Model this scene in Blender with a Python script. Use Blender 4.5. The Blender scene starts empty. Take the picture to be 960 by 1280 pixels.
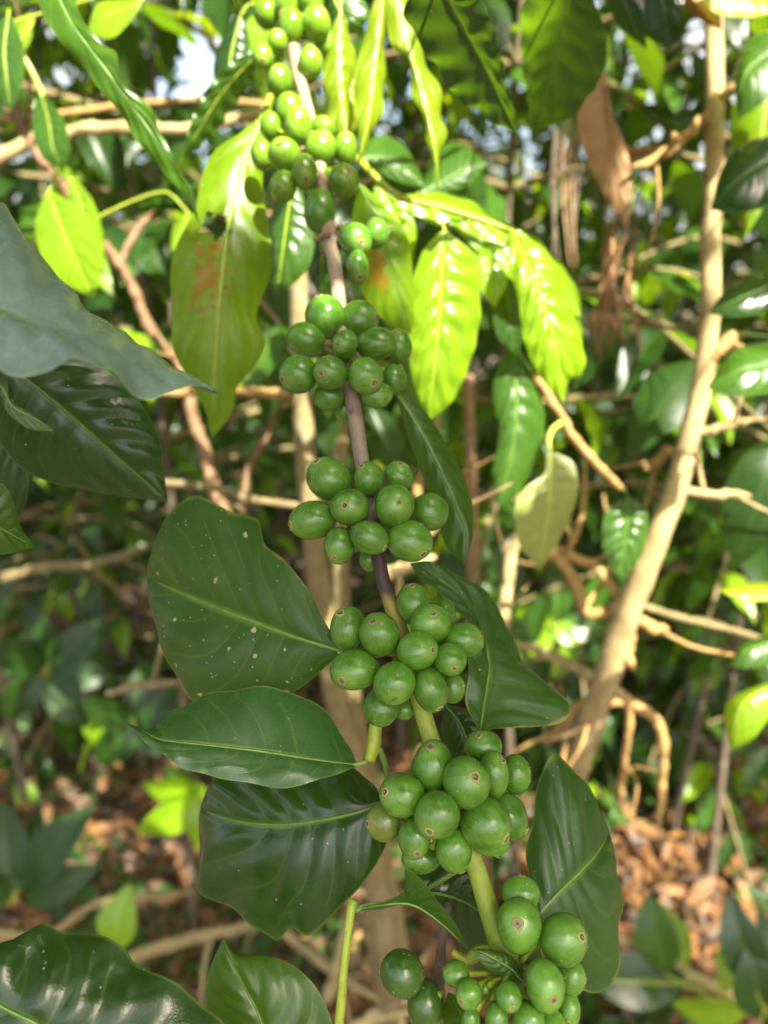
import bpy, math, random
import numpy as np
from mathutils import Vector, Matrix
R_ = math.radians
random.seed(7); rng = np.random.default_rng(7)
SC = bpy.context.scene
COL = SC.collection

# ---------------------------------------------------------------- camera, sky, sun, exposure
PITCH = R_(-17.0); CAMZ = 1.25; FPX = 963.0
cam = bpy.data.cameras.new('camera'); camo = bpy.data.objects.new('camera', cam); COL.objects.link(camo)
camo.location = (0, 0, CAMZ); camo.rotation_euler = (R_(90) + PITCH, 0, 0)
cam.sensor_fit = 'VERTICAL'; cam.sensor_height = 36.0; cam.lens = 36.0 * FPX / 1280.0
cam.clip_start = 0.01; cam.clip_end = 500
cam.dof.use_dof = True; cam.dof.focus_distance = 0.272; cam.dof.aperture_fstop = 6.6
SC.camera = camo
SUN_EL, SUN_AZ = R_(50), R_(150)          # azimuth clockwise from +Y: behind the camera, to the right
SDIR = Vector((math.sin(SUN_AZ)*math.cos(SUN_EL), math.cos(SUN_AZ)*math.cos(SUN_EL), math.sin(SUN_EL)))
w = bpy.data.worlds.new('World'); SC.world = w; w.use_nodes = True
nt = w.node_tree; bg = nt.nodes['Background']; sky = nt.nodes.new('ShaderNodeTexSky')
sky.sky_type = 'NISHITA'; sky.sun_disc = False; sky.sun_elevation = SUN_EL; sky.sun_rotation = SUN_AZ
sky.air_density = 1.0; sky.dust_density = 7.0; sky.ozone_density = 0.3
tcw = nt.nodes.new('ShaderNodeTexCoord'); ns = nt.nodes.new('ShaderNodeTexNoise'); ns.inputs['Scale'].default_value = 2.2; ns.inputs['Detail'].default_value = 5
mr = nt.nodes.new('ShaderNodeMapRange'); mr.interpolation_type = 'SMOOTHSTEP'; mr.inputs[1].default_value = .40; mr.inputs[2].default_value = .60; mr.inputs[4].default_value = .85
mx = nt.nodes.new('ShaderNodeMix'); mx.data_type = 'RGBA'; mx.inputs[7].default_value = (2.6, 2.6, 2.6, 1)      # bright broken cloud
nt.links.new(tcw.outputs['Generated'], ns.inputs['Vector']); nt.links.new(ns.outputs[0], mr.inputs[0]); nt.links.new(mr.outputs[0], mx.inputs[0]); nt.links.new(sky.outputs[0], mx.inputs[6]); nt.links.new(mx.outputs[2], bg.inputs[0])
bg.inputs[1].default_value = 0.15
sun = bpy.data.lights.new('sun', 'SUN'); suno = bpy.data.objects.new('sun', sun); COL.objects.link(suno)
sun.energy = 4.8; sun.angle = R_(0.5); sun.color = (1.0, 0.93, 0.80)
suno.rotation_euler = SDIR.to_track_quat('Z', 'Y').to_euler(); suno.location = (0, -3, 6)
SC.view_settings.view_transform = 'Standard'; SC.view_settings.look = 'None'
SC.view_settings.exposure = 2.2; SC.view_settings.gamma = 1
cy = SC.cycles
cy.use_denoising = True; cy.max_bounces = 8; cy.diffuse_bounces = 4; cy.glossy_bounces = 3; cy.transmission_bounces = 5
cy.sample_clamp_indirect = 6

# ---------------------------------------------------------------- camera-space helpers (metres, real places)
Fv = np.array([0, math.cos(PITCH), math.sin(PITCH)]); Uv = np.array([0, -math.sin(PITCH), math.cos(PITCH)])
Rv = np.array([1.0, 0, 0]); Cv = np.array([0, 0, CAMZ])
def P(x, y, d): return Cv + d*(Fv + (x-480)/FPX*Rv + (640-y)/FPX*Uv)
def proj(p):
    q = np.asarray(p) - Cv; d = q@Fv
    if d < .02: return (-9e3, -9e3, d)
    return (480 + FPX*(q@Rv)/d, 640 - FPX*(q@Uv)/d, d)
def ground_at(x, y, z=0.0):
    v = Fv + (x-480)/FPX*Rv + (640-y)/FPX*Uv
    return Cv + v*((z-CAMZ)/v[2])
def DY(y): return float(np.interp(y, [-60, 0, 100, 200, 300, 450, 640, 800, 1000, 1200, 1320],
                                  [.485, .462, .437, .407, .372, .328, .302, .287, .273, .263, .258]))

# ---------------------------------------------------------------- node helpers
class N:
    def __init__(s, name):
        s.m = bpy.data.materials.new(name); s.m.use_nodes = True; s.t = s.m.node_tree; s.t.nodes.clear()
        s.out = s.t.nodes.new('ShaderNodeOutputMaterial')
    def n(s, typ, ins=None, **kw):
        nd = s.t.nodes.new('ShaderNode'+typ)
        for k, v in kw.items(): setattr(nd, k, v)
        for k, v in (ins or {}).items(): s.set(nd.inputs[k], v)
        return nd
    def set(s, sock, v):
        if isinstance(v, bpy.types.NodeSocket): s.t.links.new(v, sock)
        elif isinstance(v, bpy.types.Node): s.t.links.new(v.outputs[0], sock)
        else: sock.default_value = v
    def math(s, op, a, b=0.0, c=None, clamp=False):
        nd = s.t.nodes.new('ShaderNodeMath'); nd.operation = op; nd.use_clamp = clamp
        s.set(nd.inputs[0], a); s.set(nd.inputs[1], b)
        if c is not None: s.set(nd.inputs[2], c)
        return nd.outputs[0]
    def mix(s, fac, a, b, mode='MIX'):
        nd = s.t.nodes.new('ShaderNodeMix'); nd.data_type = 'RGBA'; nd.blend_type = mode
        s.set(nd.inputs['Factor'], fac)
        s.set(nd.inputs[6], a if not isinstance(a, tuple) else (*a[:3], 1)); s.set(nd.inputs[7], b if not isinstance(b, tuple) else (*b[:3], 1))
        return nd.outputs[2]
    def step(s, v, lo, hi, a=0.0, b=1.0):
        nd = s.t.nodes.new('ShaderNodeMapRange'); nd.interpolation_type = 'SMOOTHSTEP'
        s.set(nd.inputs[0], v); nd.inputs[1].default_value = lo; nd.inputs[2].default_value = hi
        nd.inputs[3].default_value = a; nd.inputs[4].default_value = b
        return nd.outputs[0]
    def noise(s, scale, vec=None, detail=3, rough=.55, dist=0, dim='3D'):
        nd = s.n('TexNoise', {'Scale': scale, 'Detail': detail, 'Roughness': rough, 'Distortion': dist})
        if vec is not None: s.set(nd.inputs['Vector'], vec)
        return nd.outputs[0]
    def ramp(s, fac, stops):
        nd = s.t.nodes.new('ShaderNodeValToRGB'); e = nd.color_ramp.elements
        while len(e) < len(stops): e.new(.5)
        for k, (p, c) in enumerate(stops): e[k].position = p; e[k].color = (*c[:3], 1)
        s.set(nd.inputs[0], fac); return nd.outputs[0]
    def fin(s, sh): s.t.links.new(sh if isinstance(sh, bpy.types.NodeSocket) else sh.outputs[0], s.out.inputs[0]); return s.m

NV = 7; SKEW = .20           # lateral veins along a leaf, and how far they sweep to the tip
def leaf_material(name, top, under, trans, vein, rough=.32, tfac=.28, specks=0.0, edge=0.0, edgecol=(.25, .13, .03),
                  patch=0.0, patchcol=(.45, .25, .02), patchpos=None, bump=.35, vary=.25, streak=.0, dust=.0, veinamt=.55, spec=.5):
    g = N(name)
    uv = g.n('UVMap'); sep = g.n('SeparateXYZ', {0: uv.outputs[0]}); u, v = sep.outputs[0], sep.outputs[1]
    s_ = g.math('MULTIPLY', g.math('ABSOLUTE', g.math('SUBTRACT', v, .5)), 2.0)
    ph = g.math('MULTIPLY', g.math('SUBTRACT', u, g.math('MULTIPLY', g.math('POWER', s_, 1.25), SKEW)), NV)
    ph = g.math('ADD', ph, g.math('MULTIPLY', g.math('SINE', g.math('ADD', g.math('MULTIPLY', u, 9.0), g.math('MULTIPLY', v, 5.0))), .3))
    fr = g.math('ABSOLUTE', g.math('SUBTRACT', g.math('FRACT', ph), .5))
    lat = g.math('MULTIPLY', g.step(fr, .008, .07, 1, 0), g.step(s_, .75, .98, 1, 0))
    mid = g.step(s_, .018, .06, 1, 0)
    veins = g.math('MAXIMUM', g.math('MULTIPLY', lat, .30), mid)
    tc = g.n('TexCoord'); ob = tc.outputs['Object']
    rnd = g.n('ObjectInfo').outputs['Random']
    off = g.n('VectorMath', {0: ob, 1: g.n('CombineXYZ', {0: g.math('MULTIPLY', rnd, 7.3), 1: rnd, 2: 0.0}).outputs[0]}, operation='ADD').outputs[0]
    n1 = g.noise(28, off, 4, .6); n2 = g.noise(160, off, 3, .6); n3 = g.noise(700, off, 2)
    var = g.math('ADD', g.math('MULTIPLY', g.math('SUBTRACT', n1, .5), 1.5), g.math('MULTIPLY', g.math('SUBTRACT', n2, .5), .8))
    var = g.math('ADD', var, g.math('MULTIPLY', g.math('SUBTRACT', rnd, .5), vary))
    br = g.math('ADD', 1.0, g.math('MULTIPLY', var, .55))
    def tint(c):
        b = g.n('VectorMath', {0: (c[0], c[1], c[2])}, operation='SCALE'); g.set(b.inputs['Scale'], br); return b.outputs[0]
    ct = g.mix(g.math('MULTIPLY', veins, veinamt), tint(top), vein)
    cu = g.mix(g.math('MULTIPLY', veins, veinamt), tint(under), (vein[0]*1.1, vein[1]*1.1, vein[2]*1.1))
    cb = tint(trans)
    cb = g.mix(g.math('MULTIPLY', veins, .45), cb, (trans[0]*1.5, trans[1]*1.4, trans[2]))
    if specks > 0:
        vo = g.n('TexVoronoi', {'Vector': off, 'Scale': 170.0}); d = vo.outputs['Distance']; cc = g.n('SeparateColor', {0: vo.outputs['Color']}).outputs[0]
        c2 = g.n('SeparateColor', {0: vo.outputs['Color']}).outputs[1]
        sp = g.math('MULTIPLY', g.step(g.math('ADD', g.math('DIVIDE', d, g.math('ADD', .35, g.math('MULTIPLY', c2, .9))), g.math('MULTIPLY', g.math('SUBTRACT', n3, .5), .45)), .12, .2, 1, 0), g.math('GREATER_THAN', cc, 1-specks))
        ct = g.mix(sp, ct, (.42, .38, .20)); cb = g.mix(sp, cb, (.5, .4, .1))
        nt_ = g.math('MULTIPLY', g.step(g.noise(95, off, 2), .66, .70), g.math('MULTIPLY', mid, .9))
        ct = g.mix(nt_, ct, (.13, .045, .012))
    if dust > 0:
        vo = g.n('TexVoronoi', {'Vector': off, 'Scale': 520.0}); cc = g.n('SeparateColor', {0: vo.outputs['Color']}).outputs[0]
        sp = g.math('MULTIPLY', g.step(vo.outputs['Distance'], .12, .24, 1, 0), g.math('GREATER_THAN', cc, 1-dust))
        ct = g.mix(g.math('MULTIPLY', sp, .7), ct, (.4, .42, .36))
    if name == 'dead leaf':
        gp = g.n('NewGeometry').outputs['Position']; hv = g.noise(16, gp, 3, .7); gm = g.step(hv, .44, .60)
        ct = g.mix(gm, ct, (.085, .066, .048)); cu = g.mix(gm, cu, (.12, .095, .07)); ct = g.mix(g.step(hv, .40, .30), ct, (.33, .19, .05))
    if edge > 0:
        em = g.step(g.math('ADD', s_, g.math('MULTIPLY', g.math('SUBTRACT', n2, .5), .25)), 1-edge, 1.0)
        em = g.math('MULTIPLY', em, g.step(n1, .42, .62))
        ct = g.mix(em, ct, edgecol); cu = g.mix(em, cu, edgecol); cb = g.mix(em, cb, edgecol)
    if patch > 0:
        if patchpos:
            dv = g.n('VectorMath', {0: uv.outputs[0], 1: (patchpos[0], patchpos[1], 0)}, operation='DISTANCE').outputs['Value']
            pm = g.step(g.math('ADD', dv, g.math('MULTIPLY', g.math('ADD', g.math('SUBTRACT', n2, .5), g.math('SUBTRACT', n1, .5)), .55)), patch, patch*.35)
        else: pm = g.step(n1, .62-patch*.2, .72)
        ct = g.mix(pm, ct, patchcol); cu = g.mix(pm, cu, patchcol); cb = g.mix(pm, cb, patchcol)
        if patchpos:
            vo = g.n('TexVoronoi', {'Vector': off, 'Scale': 190.0})
            pk = g.math('MULTIPLY', g.step(vo.outputs['Distance'], .15, .28, 1, 0), g.math('MULTIPLY', pm, g.math('GREATER_THAN', g.n('SeparateColor', {0: vo.outputs['Color']}).outputs[0], .80)))
            ct = g.mix(pk, ct, (.05, .02, .008)); cu = g.mix(pk, cu, (.05, .02, .008)); cb = g.mix(pk, cb, (.03, .01, .003))
    rim = g.math('MULTIPLY', g.step(s_, .962, .985), .45)
    ct = g.mix(rim, ct, vein)
    ve = g.n('TexVoronoi', {'Vector': off, 'Scale': 850.0}, feature='DISTANCE_TO_EDGE').outputs['Distance']
    net = g.step(ve, .02, .22)
    ct = g.mix(g.math('MULTIPLY', g.math('SUBTRACT', 1.0, net), .08), ct, vein)
    bf = g.n('NewGeometry').outputs['Backfacing']
    col = g.mix(bf, ct, cu)
    ro = g.math('ADD', g.math('ADD', rough, g.math('MULTIPLY', bf, .25)), g.math('MULTIPLY', g.math('SUBTRACT', n2, .5), .22))
    hgt = g.math('ADD', g.math('MULTIPLY', veins, -.6), g.math('ADD', g.math('MULTIPLY', n2, .35), g.math('ADD', g.math('MULTIPLY', n3, .10), g.math('MULTIPLY', net, .06))))
    bp = g.n('Bump', {'Strength': bump, 'Distance': .0006, 'Height': hgt})
    p = g.n('BsdfPrincipled', {'Base Color': col, 'Roughness': ro, 'Specular IOR Level': spec, 'Normal': bp})
    tr = g.n('BsdfTranslucent', {'Color': cb, 'Normal': bp})
    return g.fin(g.n('MixShader', {0: tfac, 1: p.outputs[0], 2: tr.outputs[0]}))

M = {}
M['leaf_dark'] = leaf_material('dark glossy leaf', (.014, .044, .007), (.07, .14, .03), (.12, .25, .008), (.10, .19, .022), .22, .20, dust=.03)
M['leaf_specked'] = leaf_material('speckled leaf', (.021, .070, .006), (.07, .15, .03), (.13, .27, .008), (.14, .25, .022), .38, .22, specks=.40, edge=.03, dust=.12)
M['leaf_hero'] = leaf_material('shiny leaf', (.030, .100, .024), (.07, .16, .03), (.13, .27, .010), (.22, .35, .06), .27, .20, dust=.03, bump=.25)
M['leaf_sheen'] = leaf_material('leaf with painted sky sheen', (.190, .290, .225), (.10, .16, .06), (.13, .26, .02), (.30, .41, .27), .26, .12, bump=.3, veinamt=.8)  # pale grey base colour paints in the sky's sheen on the near leaf
M['leaf_worn'] = leaf_material('worn leaf', (.028, .088, .012), (.07, .16, .03), (.13, .27, .010), (.13, .24, .025), .36, .23, specks=.05, edge=.07, edgecol=(.40, .30, .05), dust=.06)
M['leaf_mid'] = leaf_material('mid leaf', (.030, .085, .008), (.08, .17, .025), (.22, .42, .008), (.13, .25, .025), .32, .30)
M['leaf_lime'] = leaf_material('young lime leaf', (.145, .275, .006), (.18, .30, .02), (.48, .66, .006), (.28, .42, .03), .30, .38)
M['leaf_yellow'] = leaf_material('yellowing leaf', (.23, .30, .010), (.25, .32, .02), (.62, .66, .01), (.38, .42, .04), .36, .42, patch=.30, patchcol=(.40, .22, .02))
M['leaf_weed'] = leaf_material('weed leaf', (.022, .062, .010), (.05, .11, .03), (.24, .42, .01), (.06, .12, .02), .45, .30, spec=.3)
M['leaf_fresh'] = leaf_material('fresh green leaf', (.045, .125, .007), (.09, .19, .02), (.32, .52, .008), (.15, .28, .025), .34, .40)
M['leaf_tan'] = leaf_material('tan dried leaf', (.30, .175, .075), (.32, .19, .08), (.38, .18, .05), (.36, .22, .10), .6, .15, vary=.3, bump=.3, veinamt=.3)
M['leaf_yg'] = leaf_material('yellow green leaf', (.15, .235, .007), (.19, .29, .015), (.52, .62, .008), (.34, .42, .04), .36, .42)
M['leaf_olive'] = leaf_material('pale olive leaf', (.20, .24, .045), (.22, .26, .06), (.40, .42, .02), (.26, .30, .07), .45, .25)
M['leaf_sick'] = leaf_material('blotched leaf', (.125, .245, .003), (.10, .16, .018), (.38, .54, .005), (.26, .32, .025), .36, .40, patch=.15, patchpos=(.52, .36), patchcol=(.30, .19, .010), specks=.06)
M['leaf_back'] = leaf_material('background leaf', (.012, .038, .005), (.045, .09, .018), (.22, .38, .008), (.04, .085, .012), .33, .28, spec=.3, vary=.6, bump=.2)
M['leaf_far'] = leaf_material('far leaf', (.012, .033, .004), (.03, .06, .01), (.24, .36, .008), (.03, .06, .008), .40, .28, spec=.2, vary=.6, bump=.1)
M['leaf_dead'] = leaf_material('dead leaf', (.19, .085, .026), (.20, .105, .04), (.30, .12, .025), (.28, .16, .06), .62, .12, vary=1.3, bump=.6, veinamt=.35)

def bark_material(name, c1, c2, c3, scale=60, rough=.8, bump=.5):
    g = N(name); uv = g.n('UVMap'); mp = g.n('Mapping', {'Vector': uv.outputs[0], 'Scale': (3.0, 9.0, 1.0)})
    ob = g.n('TexCoord').outputs['Object']
    a = g.noise(2.2, mp.outputs[0], 5, .65, .6); b = g.noise(scale, ob, 4, .6); c = g.noise(scale*4, ob, 3)
    col = g.mix(g.step(b, .35, .65), c1, c2); col = g.mix(g.step(a, .55, .72), col, c3)
    col = g.mix(g.math('MULTIPLY', g.step(g.noise(24, ob, 5, .65, .8), .56, .66), .55), col, (.20, .21, .13)); col = g.mix(g.math('MULTIPLY', g.step(g.noise(38, ob, 5, .7, 1.0), .60, .68), .7), col, (.075, .055, .035))
    br = g.n('VectorMath', {0: col}, operation='SCALE'); g.set(br.inputs['Scale'], g.math('ADD', .7, g.math('MULTIPLY', c, .6)))
    bp = g.n('Bump', {'Strength': bump, 'Distance': .0016, 'Height': g.math('ADD', a, g.math('MULTIPLY', c, .5))})
    return g.fin(g.n('BsdfPrincipled', {'Base Color': br.outputs[0], 'Roughness': rough, 'Normal': bp, 'Specular IOR Level': .3}))
M['bark_tan'] = bark_material('tan bark', (.40, .315, .145), (.29, .22, .10), (.15, .115, .055))
M['bark_stem'] = bark_material('stem bark', (.205, .165, .072), (.15, .118, .052), (.085, .068, .035))
M['bark_brown'] = bark_material('brown bark', (.17, .10, .055), (.24, .15, .08), (.10, .06, .035))
M['bark_orange'] = bark_material('dry orange twig', (.38, .245, .085), (.28, .17, .06), (.16, .10, .04))
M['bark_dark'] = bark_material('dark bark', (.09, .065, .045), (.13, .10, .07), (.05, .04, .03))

def main_stem_material():
    g = N('coffee branch bark'); uv = g.n('UVMap'); u = g.n('SeparateXYZ', {0: uv.outputs[0]}).outputs[0]
    ob = g.n('TexCoord').outputs['Object']
    mp = g.n('Mapping', {'Vector': uv.outputs[0], 'Scale': (26.0, 6.0, 1.0)})
    n1 = g.noise(90, ob, 4, .6); n2 = g.noise(1.0, mp.outputs[0], 5, .7, .4); n3 = g.noise(420, ob, 3)
    uu = g.math('ADD', u, g.math('MULTIPLY', g.math('SUBTRACT', n1, .5), .045))
    col = g.ramp(uu, [(0.0, (.36, .25, .14)), (.2, (.27, .20, .13)), (.36, (.28, .22, .155)), (.49, (.25, .19, .135)), (.525, (.045, .026, .026)),
                      (.575, (.050, .028, .026)), (.592, (.33, .29, .045)), (.63, (.26, .23, .045)), (.68, (.23, .29, .028)), (.85, (.20, .26, .022)), (1.0, (.16, .23, .018))])
    wood = g.step(u, .51, .545, 1, 0)
    cr = g.math('MULTIPLY', g.step(n2, .56, .68), wood)
    col = g.mix(cr, col, (.09, .06, .045))
    col = g.mix(g.math('MULTIPLY', g.step(n2, .60, .70), g.math('SUBTRACT', 1.0, wood)), col, (.19, .14, .035))
    b = g.n('VectorMath', {0: col}, operation='SCALE'); g.set(b.inputs['Scale'], g.math('ADD', .7, g.math('MULTIPLY', n3, .6)))
    bp = g.n('Bump', {'Strength': g.math('ADD', .25, g.math('MULTIPLY', wood, .6)), 'Distance': .0006, 'Height': g.math('ADD', n2, g.math('MULTIPLY', n3, .6))})
    return g.fin(g.n('BsdfPrincipled', {'Base Color': b.outputs[0], 'Roughness': .55, 'Normal': bp}))
M['main_stem'] = main_stem_material()

def cherry_material(name, base, light, dark):
    g = N(name); uv = g.n('UVMap'); sep = g.n('SeparateXYZ', {0: uv.outputs[0]}); th = sep.outputs[1]
    ob = g.n('TexCoord').outputs['Object']; rnd = g.n('ObjectInfo').outputs['Random']
    off = g.n('VectorMath', {0: ob, 1: g.n('CombineXYZ', {0: g.math('MULTIPLY', rnd, 3.0), 1: rnd, 2: 0.0}).outputs[0]}, operation='ADD').outputs[0]
    mp = g.n('Mapping', {'Vector': uv.outputs[0], 'Scale': (46.0, 2.6, 1.0)})
    st = g.noise(1.0, g.n('VectorMath', {0: mp.outputs[0], 1: g.n('CombineXYZ', {0: g.math('MULTIPLY', rnd, 40.0), 1: rnd, 2: 0.0}).outputs[0]}, operation='ADD').outputs[0], 4, .65)
    n1 = g.noise(120, off, 4, .6); n2 = g.noise(620, off, 3, .6)
    f = g.math('ADD', g.math('MULTIPLY', n1, .62), g.math('MULTIPLY', st, .38))
    col = g.mix(g.step(f, .34, .66), dark, light)
    col = g.mix(.30, col, base)
    halo = g.math('MULTIPLY', g.step(th, .26, .10), g.step(st, .30, .62, .45, 1.0))
    col = g.mix(g.math('MULTIPLY', halo, .55), col, (light[0]*1.5, light[1]*1.25, light[2]*1.8))
    sp = g.n('TexVoronoi', {'Vector': off, 'Scale': 560.0})
    sm = g.math('MULTIPLY', g.step(sp.outputs['Distance'], .10, .22, 1, 0), g.math('GREATER_THAN', g.n('SeparateColor', {0: sp.outputs['Color']}).outputs[0], .90))
    col = g.mix(g.math('MULTIPLY', sm, .7), col, (.40, .42, .22))
    po = g.n('TexVoronoi', {'Vector': off, 'Scale': 900.0}).outputs['Distance']
    col = g.mix(g.math('MULTIPLY', g.step(po, .10, .32, 1, 0), .30), col, light)
    sc = g.math('MULTIPLY', g.step(g.noise(55, off, 5, .7, 1.5), .66, .70), g.step(n2, .4, .6)); col = g.mix(g.math('MULTIPLY', sc, .7), col, (.22, .17, .07))
    bl = g.math('MULTIPLY', g.step(g.noise(75, off, 3, .6), .70, .76), .6)
    col = g.mix(bl, col, (.20, .17, .05))
    b = g.n('VectorMath', {0: col}, operation='SCALE'); g.set(b.inputs['Scale'], g.math('ADD', .86, g.math('MULTIPLY', rnd, .3)))
    ro = g.math('ADD', .22, g.math('MULTIPLY', g.math('SUBTRACT', n1, .5), .35))
    bp = g.n('Bump', {'Strength': .22, 'Distance': .0006, 'Height': g.math('ADD', g.math('MULTIPLY', st, .8), g.math('ADD', n1, g.math('MULTIPLY', n2, .5)))})
    p = g.n('BsdfPrincipled', {'Base Color': b.outputs[0], 'Roughness': ro, 'Normal': bp, 'Specular IOR Level': .6})
    p.inputs['Subsurface Weight'].default_value = .12; p.inputs['Subsurface Radius'].default_value = (.6, 1.0, .25); p.inputs['Subsurface Scale'].default_value = .003
    return g.fin(p)
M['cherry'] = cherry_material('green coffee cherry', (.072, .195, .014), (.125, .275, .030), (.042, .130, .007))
M['cherry_sun'] = cherry_material('sun brightened cherry', (.115, .235, .008), (.165, .305, .020), (.075, .175, .006))  # lighter, yellower copy of the cherry green: sunlight painted into the top clusters
M['cherry_shade'] = cherry_material('shade darkened cherry', (.032, .085, .008), (.05, .12, .015), (.018, .058, .005))  # darker copy of the cherry green, with deeper shade painted in
M['cherry_olive'] = cherry_material('olive cherry', (.13, .175, .024), (.17, .23, .035), (.09, .13, .018))
def calyx_material():
    g = N('cherry calyx disc'); u = g.n('SeparateXYZ', {0: g.n('UVMap').outputs[0]}).outputs[0]
    ob = g.n('TexCoord').outputs['Object']; n = g.noise(900, ob, 3); rnd = g.n('ObjectInfo').outputs['Random']
    uu = g.math('ADD', u, g.math('MULTIPLY', g.math('SUBTRACT', n, .5), .18))
    a = g.ramp(uu, [(0, (.30, .24, .10)), (.14, (.26, .20, .08)), (.26, (.035, .018, .008)), (.44, (.05, .028, .01)), (.58, (.24, .19, .07)), (.74, (.36, .33, .13)), (.88, (.24, .27, .06)), (1, (.12, .22, .018))])
    b = g.ramp(uu, [(0, (.24, .17, .09)), (.16, (.06, .035, .018)), (.35, (.20, .13, .07)), (.5, (.07, .04, .02)), (.70, (.34, .25, .15)), (.88, (.22, .20, .06)), (1, (.12, .22, .018))])
    col = g.mix(g.step(rnd, .5, .75), a, b)
    return g.fin(g.n('BsdfPrincipled', {'Base Color': col, 'Roughness': .75, 'Normal': g.n('Bump', {'Strength': .5, 'Distance': .0004, 'Height': n})}))
M['calyx'] = calyx_material()
def plain(name, c1, c2, rough=.45, scale=150, trans=0):
    g = N(name); ob = g.n('TexCoord').outputs['Object']; n = g.noise(scale, ob, 4, .6)
    col = g.mix(g.step(n, .35, .65), c1, c2)
    p = g.n('BsdfPrincipled', {'Base Color': col, 'Roughness': rough, 'Normal': g.n('Bump', {'Strength': .3, 'Distance': .0005, 'Height': n})})
    return g.fin(p)
M['green_stem'] = plain('yellow green stalk', (.28, .34, .022), (.20, .27, .018))
M['midrib'] = plain('pale green midrib', (.15, .28, .045), (.11, .22, .03))
M['midrib_dark'] = plain('green midrib', (.085, .17, .028), (.11, .20, .03))
M['midrib_lime'] = plain('yellow midrib', (.36, .44, .05), (.30, .38, .04))
M['fibre'] = plain('dry brown fibre', (.30, .16, .06), (.20, .10, .04), .8)

# ---------------------------------------------------------------- geometry helpers
def cr(pts, n):
    p = np.asarray(pts, float)
    if len(p) == 2: p = np.array([p[0], (p[0]+p[1])/2, p[1]])
    seg = np.linalg.norm(np.diff(p[:, :2] if p.shape[1] == 2 else p, axis=0), axis=1); t = np.concatenate([[0], np.cumsum(np.maximum(seg, 1e-9)**.75)]); t /= t[-1]
    q = np.vstack([2*p[0]-p[1], p, 2*p[-1]-p[-2]]); out = []
    for s in np.linspace(0, 1, n):
        i = min(max(np.searchsorted(t, s, 'right')-1, 0), len(p)-2); f = (s-t[i])/(t[i+1]-t[i])
        h = t[i+1]-t[i]
        m0 = (p[i+1]-p[i])/h if i == 0 else ((p[i+1]-p[i-1])/(t[i+1]-t[i-1]))
        m1 = (p[i+1]-p[i])/h if i == len(p)-2 else ((p[i+2]-p[i])/(t[i+2]-t[i]))
        f2, f3 = f*f, f*f*f
        out.append((2*f3-3*f2+1)*p[i]+(f3-2*f2+f)*h*m0+(-2*f3+3*f2)*p[i+1]+(f3-f2)*h*m1)
    return np.array(out)

def new_mesh(name, verts, faces, mat, uvs=None, smooth=True):
    me = bpy.data.meshes.new(name); me.from_pydata([tuple(map(float, v)) for v in verts], [], faces)
    if uvs is not None:
        ul = me.uv_layers.new(name='UVMap'); li = np.empty(len(me.loops), int); me.loops.foreach_get('vertex_index', li)
        ul.data.foreach_set('uv', np.asarray(uvs, float)[li].ravel())
    me.materials.append(mat)
    if smooth: me.polygons.foreach_set('use_smooth', [True]*len(me.polygons))
    return me
def link(name, me, parent=None, world=True):
    o = bpy.data.objects.new(name, me); COL.objects.link(o)
    if parent is not None:
        o.parent = parent
    return o
def rootloc(o):
    l = np.array(o.location)
    while o.parent is not None: o = o.parent; l = l + np.array(o.location)
    return l
def part(name, verts, faces, mat, parent, uvs=None, smooth=True):
    """mesh given in world coordinates, made a child of parent, with its own origin at its middle"""
    v = np.asarray(verts, float); c = v.mean(0)
    me = new_mesh(name, v-c, faces, mat, uvs, smooth)
    o = link(name, me, parent); o.location = c - (rootloc(parent) if parent is not None else 0)
    return o
def thing(name, label, cat, loc, group=None):
    o = bpy.data.objects.new(name, None); COL.objects.link(o); o.location = loc; o.empty_display_size = .05
    o['label'] = label; o['category'] = cat
    if group: o['group'] = group
    return o
def tag(o, label, cat, group=None):
    o['label'] = label; o['category'] = cat
    if group: o['group'] = group
    return o

def tube_geo(pts, radii, sides=10, us=None, cap=True, wob=0.0):
    p = np.asarray(pts, float); n = len(p); r = np.interp(np.linspace(0, 1, n), np.linspace(0, 1, len(radii)), radii)
    T = np.gradient(p, axis=0); T /= np.linalg.norm(T, axis=1)[:, None]+1e-12
    a = np.cross(T[0], [0.3, .9, .2]); a /= np.linalg.norm(a); V = []; UV = []
    us = np.linspace(0, 1, n) if us is None else us
    for i in range(n):
        a = a - T[i]*(a@T[i]); a /= np.linalg.norm(a); b = np.cross(T[i], a)
        for k in range(sides+1):
            th = 2*math.pi*(k % sides)/sides
            rr = r[i]*(1+wob*math.sin(3*th+i*.8)+wob*math.sin(i*1.7+th))
            V.append(p[i]+rr*(math.cos(th)*a+math.sin(th)*b)); UV.append((us[i], k/sides))
    S = sides+1; F = [(i*S+k, i*S+k+1, (i+1)*S+k+1, (i+1)*S+k) for i in range(n-1) for k in range(sides)]
    if cap:
        for i, e in ((0, -1), (n-1, 1)):
            V.append(p[i]+T[i]*e*r[i]*.5); UV.append((us[i], .5)); c = len(V)-1
            F += [((i*S+k+1, i*S+k, c) if e < 0 else (i*S+k, i*S+k+1, c)) for k in range(sides)]
    return V, F, UV
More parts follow.
